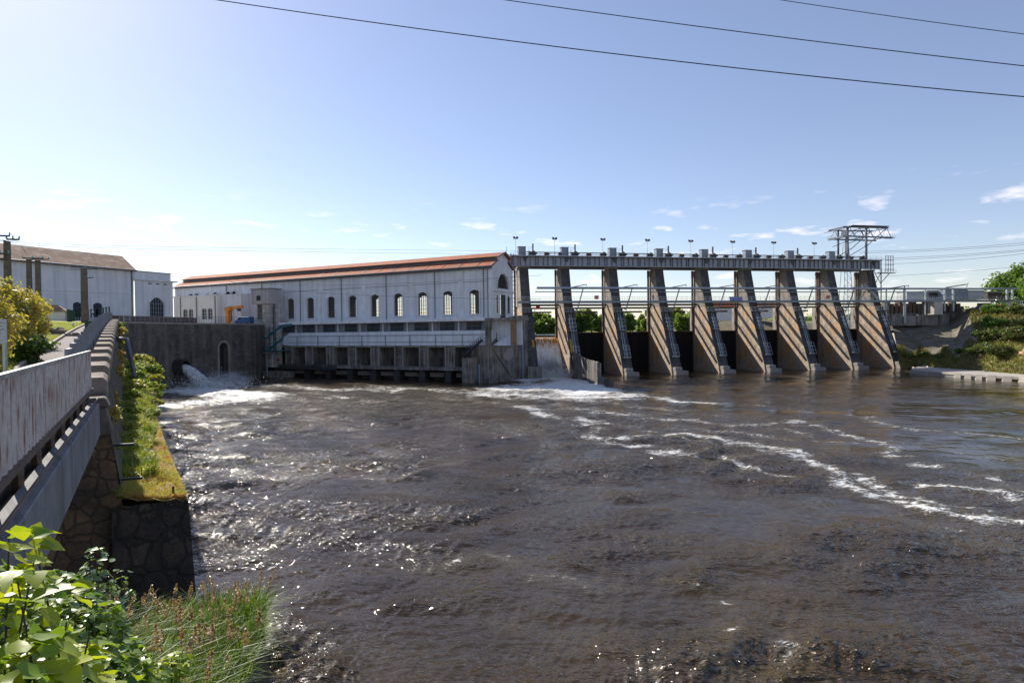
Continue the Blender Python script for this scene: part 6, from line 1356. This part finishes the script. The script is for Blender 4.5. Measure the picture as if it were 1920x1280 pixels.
MB().box(x0_, x1_+2, 14.6, 15, z0_-1, z0_+2.3).build('back_wall', steel_dk, t)
xa_, za_ = dl(1752, 584, 5); xb_, zb_1 = dl(1768, 566, 5); t = thing('concrete_pillar', 'bright sunlit square concrete pillar carrying the footbridge', 'pillar', D(xa_, 5), DA); MB().box(0, xb_-xa_, 0, 2.5, za_-1, zb_1).build('shaft', M('pale_concrete', (.55, .5, .43), None, .8, .9, .2, 8), t, bevel=.06)
# cabins beside the footbridge
def cabin(pa, pb, pt, pbm, y, mat, lab, open_=False):
    x0_, z0_ = dl(pa, pbm, y); x1_, z1_ = dl(pb, pt, y); t = thing('site_cabin', lab, 'cabin', D(x0_, y), DA); w_ = x1_-x0_
    mb = MB(); n_ = int(w_/.3); h_ = z1_-z0_
    mb.box(0, w_, .08, 4, z0_, z1_)
    for i in range(n_): mb.box(i*w_/n_, (i+.5)*w_/n_, 0, .076, z0_, z1_)
    mb.build('body', mat, t); MB().box(-.15, w_+.15, -.1, 4.1, z1_+.003, z1_+.15).build('roof', steel_lt, t)
    if open_: MB().box(w_*.08, w_*.9, -.05, -.004, z0_+.6, z1_-.35).build('opening', black_conc, t)
cabin(1700, 1738, 547, 562, 12, M('pale_sheet', (.62, .64, .66), None, 1, .5, .1, 12), 'long pale sheet cabin behind the footbridge nearest the pier')
cabin(1738.5, 1771, 545, 562, 12, M('grey_sheet', (.42, .43, .45), None, 1, .5, .1, 12), 'cabin with a wide dark opening behind the footbridge', True)
cabin(1773, 1815, 543, 561, 9, M('blue_grey_sheet', (.34, .40, .47), None, 1, .5, .1, 12), 'plain blue grey sheet cabin in the middle of the right footbridge')
cabin(1816, 1846, 545, 561, 9, M('translucent_sheet', (.66, .68, .70), None, 1, .4, .1, 12), 'whitish corrugated cabin right of the blue grey one')
cabin(1852, 1880, 548, 560, 10, M('brown_sheet', (.10, .07, .05), None, 1, .7, .1, 12), 'dark brown machinery shelter at the right end of the footbridge')
t = thing('bank_stair', 'light steel stair descending from the footbridge end to the bank', 'stair', D(0, 0), DA); a, b = dl(1866, 562, 5), dl(1884, 574, 5); mb = MB(); mb.bar((a[0], 5, a[1]), (b[0], 5, b[1]), .9, .2); railing(mb, (a[0], 4.6, a[1]), (b[0], 4.6, b[1]), 1, .8, .05); mb.build('flight', steel_lt, t)
xa_, za_ = dl(1848, 581, 5); t = thing('concrete_box', 'small sunlit concrete housing under the right end of the footbridge', 'housing', D(xa_, 5), DA); MB().box(0, 2.4, 0, 3, za_-1, za_+2.3).build('body', pier_conc, t, bevel=.05)
MB_ = None
P = atY(1877, 580, 180); person(P, R(10), coat, 'worker in orange clothes standing under the right end of the footbridge')
x_, z_ = dl(1846, 580, 3); t = thing('parked_car', 'small dark blue car parked below the footbridge end', 'car', D(x_, 3, z_-.2), DA); mb = MB(); mb.prism([(-2, 0, .3), (2, 0, .3), (2.05, 0, .8), (1.3, 0, .95), (.8, 0, 1.4), (-1, 0, 1.42), (-1.8, 0, .95), (-2.05, 0, .85)], (0, 1.7, 0)); mb.build('body', blue, t, bevel=.06)
for x in (-1.25, 1.25):
    for y in (-.05, 1.55): MB().tube([(x, y, .32), (x, y+.2, .32)], .32, 12).build('wheel', steel_dk, t)
# fence on the crest
t = thing('bank_fence', 'grey fence panels on the crest at the right end', 'fence', (0, 0, 0)); mb = MB(); a, b = atY(1892, 578, 184), atY(1935, 576, 178); railing(mb, a, b, 2.0, .6, .05, (.3, .6)); mb.build('panel', steel, t)
# apron
ap = [(1708, 692), (1722, 693.5), (1790, 699), (1850, 703), (1910, 706.5), (1990, 714)]
t = thing('concrete_apron', 'flat pale concrete apron with notched edge along the foot of the right bank', 'apron', (0, 0, 0)); mb = MB()
E_ = [onz(a, b, 1.1) for a, b in ap]; T_ = [Vector(tx[k_]) for k_ in (1, 2, 3, 4, 5, 6)]
for i in range(5):
    pts = [E_[i], E_[i+1], T_[i+1]+Vector((3, 3, .1)), T_[i]+Vector((3, 3, .1))]; mb.prism([p+Vector((0, 0, -.5)) for p in pts], (0, 0, .5))
mb.build('slab', apron_mat, t)
mb = MB(); E2 = [onz(a, b, 1.1) for a, b in ap]
for a, b in zip(E_[2:], E_[3:]):
    n_ = int((b-a).length/2.6)
    for j in range(n_): p = a.lerp(b, j/n_); q_ = a.lerp(b, (j+.55)/n_); mb.prism([p+Vector((0, -.12, -2)), q_+Vector((0, -.12, -2)), q_+Vector((0, -.12, .05)), p+Vector((0, -.12, .05))], (.3, .9, 0))
for a, b in zip(E_[:3], E_[1:4]): mb.prism([a+Vector((.2, .5, -2)), b+Vector((.2, .5, -2)), b+Vector((.2, .5, -.503)), a+Vector((.2, .5, -.503))], (.4, 1, 0))
mb.build('edge_blocks', apron_mat, t)
a, b = onz(1690, 678, 1.5), onz(1740, 686, 1.5); t = thing('low_weir_wall', 'thin sunlit concrete ledge from the last pier to the apron', 'ledge', (0, 0, 0)); mb = MB(); mb.prism([a+Vector((0, 0, -2)), b+Vector((0, 0, -2)), b, a], (.5, 2, 0)); mb.build('wall', apron_mat, t)
g = random.Random(5); t = thing('bank_rocks', 'yellow brown rock ledges at the foot of the bank near the right edge', 'rocks', (0, 0, 0))
for i in range(16):
    u = .8+.1*g.random(); v = .05+.2*g.random(); p = bankrows[int(u*NS)][int(v*28)]; mb = MB(); rock(mb, 0, 0, 0, 1.0+.9*g.random(), g); mb.build('rock', M('yellow_rock', (.42, .3, .15), (.3, .2, .1), .5, .95, .8, 3), t).location = p+Vector((-.5, -.5, .3))
# big tree right
P = atY(1912, 560, 215); tree('big dense green tree at the right edge beyond the footbridge end', P.x, P.y, 16, 18.5, 9.5, 16000, .62, 401, lf_mid, nc=30, crown0=.0)
P = atY(1960, 560, 190); tree('second green tree cut by the right picture edge', P.x, P.y, 16, 14, 7, 7000, .6, 402, lf_mid, nc=20, crown0=.0)
# lattice pylon far behind
P = atY(1586, 545, 320); t = thing('lattice_pylon', 'far lattice electricity pylon seen between the last two piers', 'pylon', (P.x, P.y, 12)); zt_ = atY(1586, 500, 320).z+12; mb = MB(); H_ = zt_-12
for sx_ in (-1, 1):
    for sy_ in (-1, 1): mb.bar((sx_*3.2, sy_*3.2, 0), (sx_*.9, sy_*.9, H_), .3)
for i in range(12):
    z0_, z1_ = H_*i/12, H_*(i+1)/12; w0 = 3.2-2.3*i/12; w1 = 3.2-2.3*(i+1)/12
    mb.bar((-w0, -w0, z0_), (w1, -w1, z1_), .16); mb.bar((w0, -w0, z0_), (-w1, -w1, z1_), .16); mb.bar((-w0, -w0, z0_), (w0, -w0, z0_), .14)
mb.build('lattice', steel_lt, t)
for px, yt_ in ((1503, 500), (1500, 480)): pass
# ================================================================== cables
def cable(pts, r, name, lab, group=None):
    (xa_, ya_, da), (xm_, ym_, dm_), (xb_, yb_, db) = pts; P0, P1, P2 = CP+ray(xa_, ya_)/FPX*da, CP+ray(xm_, ym_)/FPX*dm_, CP+ray(xb_, yb_)/FPX*db
    ps = []
    for i in range(31):
        u = i/30*1.2-.1; ps.append(P0*((u-.5)*(u-1)*2)+P1*(-4*u*(u-1))+P2*(u*(u-.5)*2))
    o = MB().tube(ps, r, 5).build(name, cable_mat, None, True); tag(o, lab, 'cable', group)
G_ = 'overhead cables crossing the sky'
def hm(a, b): return 2*a*b/(a+b)
cable([(405, 0, 30), (1150, 101, hm(30, 26)), (1930, 182.5, 26)], .024, 'overhead_cable', 'lowest and longest of the three black cables across the sky', G_)
cable([(945, 0, 31), (1430, 65.5, hm(31, 27)), (1930, 125, 27)], .022, 'overhead_cable', 'middle one of the three black cables across the sky', G_)
cable([(1462, 0, 32), (1700, 35, hm(32, 28)), (1930, 65.5, 28)], .018, 'overhead_cable', 'highest and shortest of the three black cables at the upper right', G_)
G2 = 'distant thin power lines'
for i, (a, b, c) in enumerate(((467, 464, 453), (470, 467, 457), (481, 477, 466), (484, 480, 468), (492, 487, 473), (515, 509, 497))):
    cable([(1640, a+4, 330), (1790, b+1, hm(330, 280)), (1940, c, 280)], .07, 'power_line', '%s from the top of the thin far power lines at the right' % ORD[i], G2)
for i, (a, b, c) in enumerate(((452, 463, 470), (455, 468, 476))):
    cable([(20, a, 150), (330, b, 190), (900, c, 280)], .04, 'power_line', ['upper', 'lower'][i]+' faint power line over the left white hall', G2)
for i, (a, b, c) in enumerate(((517, 535, 541), (523, 541, 558))):
    cable([(440, a+7, 160), (600, b+ (8 if i else 0), 155), (925, c-19 if i == 0 else 560, 145)], .03, 'facade_cable', ['upper sagging cable before the turbine hall facade', 'lower sagging cable before the turbine hall facade'][i], 'cables before the facade')

# ================================================================== near bank, shrubs and grass at the lower left
rows = []; g = np.random.RandomState(71)
for (Yy, xr_, zr, xl_, zl) in ((23, -9.9, .5, -14, .5), (20, -8.6, 1.8, -13, 1.6), (17, -7.3, 4.0, -12, 3.0), (14, -5.9, 5.9, -11, 5.0), (11, -5.0, 6.1, -9.5, 6.4), (8, -4.2, 6.8, -8, 8.8), (5, -3.2, 8.0, -6.5, 9.4), (2, -1.6, 9.2, -5.5, 10), (-3, 3, 10.5, -5, 10.5)):
    r_ = [Vector((xr_+.5, Yy+.2, -1)), Vector((xr_+.1, Yy, zr-1.2))]
    for j in range(9): u = j/8; r_.append(Vector((xr_+(xl_-xr_)*u, Yy, zr+(zl-zr)*u+.25*(g.rand()-.5))))
    r_.append(Vector((xl_-1, Yy, -1))); rows.append(r_)
o = loft('near_bank', rows, M('dark_bank_soil', (.05, .045, .025), (.03, .035, .015), 1, .95, .8, 5), None, True); tag(o, kind='structure')
def npt(n, seed, pw=1.0):
    g = np.random.RandomState(seed); out = []
    for i in range(n):
        k_ = g.rand()**pw*5.999+.0; k0 = int(k_); f_ = k_-k0; a = g.rand()*7.999; j0 = int(a); e_ = a-j0
        A_, B_ = rows[k0], rows[k0+1]; p = A_[2+j0].lerp(A_[3+j0], e_).lerp(B_[2+j0].lerp(B_[3+j0], e_), f_); out.append(tuple(p-Vector((0, 0, .05))))
    return out
o = blade_mesh('reed_grass', npt(42000, 73), .95, .020, 74, gr_g, .5); tag(o, 'dense tall green grass with seed heads on the near bank', 'grass', kind='stuff')
# seed plumes
g = np.random.RandomState(75); VV, FF, SV, SF = [], [], MB(), None
pl_ = npt(430, 76); n0 = 0
for (x, y, z) in pl_:
    if y > 19 or y < 8: continue
    h = .8+.45*g.rand(); lx, ly = g.normal()*.18+.12, g.normal()*.15; top = np.array([x+lx, y+ly, z+h])
    SV.bar((x, y, z), tuple(top), .007); 
    for k_ in range(46):
        u = g.rand(); a = g.rand()*6.28; rad = (.05*(1-u)+.012)*g.rand()**.5; c = top+np.array([lx*.12*u+math.cos(a)*rad, ly*.12*u+math.sin(a)*rad, u*.24-.03]); s_ = .011+.010*g.rand(); d1 = g.normal(size=3); d1 /= np.linalg.norm(d1); d2 = np.cross(d1, g.normal(size=3)); d2 /= np.linalg.norm(d2)
        VV += [c-d1*s_*1.6, c+d2*s_, c+d1*s_*1.6, c-d2*s_]; FF.append((n0, n0+1, n0+2, n0+3)); n0 += 4
o = npmesh('seed_heads', np.array(VV), FF, plume); tag(o, 'brownish pink feathery seed heads over the near bank grass', 'grass', kind='stuff')
o = SV.build('grass_stalks', plume); tag(o, kind='stuff')
# broad leaved shrubs
def bigleaves(C_, n, size, seed, lobed=True, sd_=.35):
    g = np.random.RandomState(seed); C_ = np.array(C_); w_ = C_[:, 3]*C_[:, 5]; idx = g.choice(len(C_), n, p=w_/w_.sum()); d = g.normal(size=(n, 3)); d /= np.linalg.norm(d, axis=1)[:, None]
    P = C_[idx, :3]+d*C_[idx, 3:6]*(.45+.55*g.rand(n)**.5)[:, None]
    if lobed: ol = [(0, 0), (.42, -.18), (.62, .12), (.46, .42), (.40, .62), (0, 1.15), (-.40, .62), (-.46, .42), (-.62, .12), (-.42, -.18)]
    else: ol = [(0, 0), (.2, .12), (.34, .4), (.28, .75), (0, 1.1), (-.28, .75), (-.34, .4), (-.2, .12)]
    ol = np.array(ol); m_ = len(ol); V = []; F = []
    nr = d*.45+g.normal(size=(n, 3))*sd_; nr[:, 2] += .9; nr /= np.linalg.norm(nr, axis=1)[:, None]
    dr = d*1.0+g.normal(size=(n, 3))*.5; dr[:, 2] -= .25; dr -= nr*np.sum(dr*nr, 1)[:, None]; dr /= np.linalg.norm(dr, axis=1)[:, None]; sx = np.cross(dr, nr)
    S = size*(.45+.75*g.rand(n)); base = 0
    mid = len(ol)//2
    for k_ in range(n):
        s_ = S[k_]; fold = .18+.2*g.rand(); curl = .15+.25*g.rand(); n1_ = len(V)
        for (a, b) in ol: V.append(P[k_]+sx[k_]*a*s_+dr[k_]*b*s_+nr[k_]*s_*(abs(a)*fold-b*b*curl*.5))
        V.append(P[k_]+dr[k_]*.55*s_-nr[k_]*s_*curl*.12)
        c = n1_+m_
        for q in range(m_): F.append((n1_+q, n1_+(q+1) % m_, c))
    return np.array(V), F
def shrub(name, lab, ells, n, size, seed, mat, lobed, stems):
    c0 = Vector(ells[0][:3]); t = thing(name, lab, 'shrub', (c0.x, c0.y, c0.z-1.5)); off = np.array([c0.x, c0.y, c0.z-1.5])
    V, F = bigleaves(ells, n, size, seed, lobed); npmesh('foliage', V-off, F, mat, t); g = random.Random(seed)
    for i in range(stems):
        e = ells[i % len(ells)]; a = Vector((g.gauss(0, .2), g.gauss(0, .2), -.6)); b = Vector(e[:3])-Vector(off)+Vector((g.gauss(0, .3)*e[3], g.gauss(0, .3)*e[4], e[5]*.8))
        MB().tube([a, a.lerp(b, .5)+Vector((g.gauss(0, .08), g.gauss(0, .08), .1)), b], .013, 5, r2=.004).build('stem', bark, t)
def el(px, py, Y, rx, ry, rz): p = atY(px, py, Y); return (p.x, p.y, p.z, rx, ry, rz)
shrub('ivy_shrub', 'lime green broad lobed leaf shrub filling the lower left corner', [el(0, 1170, 3.1, .30, .4, .30), el(-50, 1090, 3.3, .26, .4, .32), el(40, 1290, 2.9, .32, .4, .2), el(110, 1350, 2.9, .4, .4, .16), el(15, 1035, 3.6, .13, .3, .12), el(0, 1310, 2.7, .36, .4, .25)], 480, .095, 501, lf_fresh, True, 14)
shrub('leafy_shrub', 'medium green small leaved shrub behind the lime leaves at the lower left', [el(110, 1220, 5.0, .42, .6, .42), el(60, 1150, 5.4, .42, .6, .34), el(150, 1290, 4.6, .42, .6, .3), el(90, 1310, 4.4, .5, .6, .3), el(215, 1310, 4.8, .35, .5, .18)], 3000, .075, 502, leafmat('mixed_green_leaves', (.08, .17, .025), (.24, .32, .05), None, .4, .35), True, 16)
shrub('bramble_shrub', 'pale grey green bramble sprays rising before the dark stone abutment', [el(150, 1150, 5.6, .22, .3, .22), el(185, 1085, 5.8, .10, .2, .22), el(175, 1050, 5.9, .07, .12, .13), el(215, 1090, 5.8, .10, .2, .10), el(205, 1140, 5.6, .16, .3, .16), el(130, 1110, 5.8, .12, .2, .12), el(160, 1220, 5.3, .3, .3, .25)], 620, .075, 503, lf_gray, False, 18)
shrub('young_shrub', 'small yellow green leafy tip at the bottom edge before the reeds', [el(300, 1262, 6.0, .22, .2, .14), el(330, 1245, 6.2, .1, .15, .12), el(265, 1285, 5.8, .2, .2, .12)], 420, .06, 504, lf_fresh, True, 8)
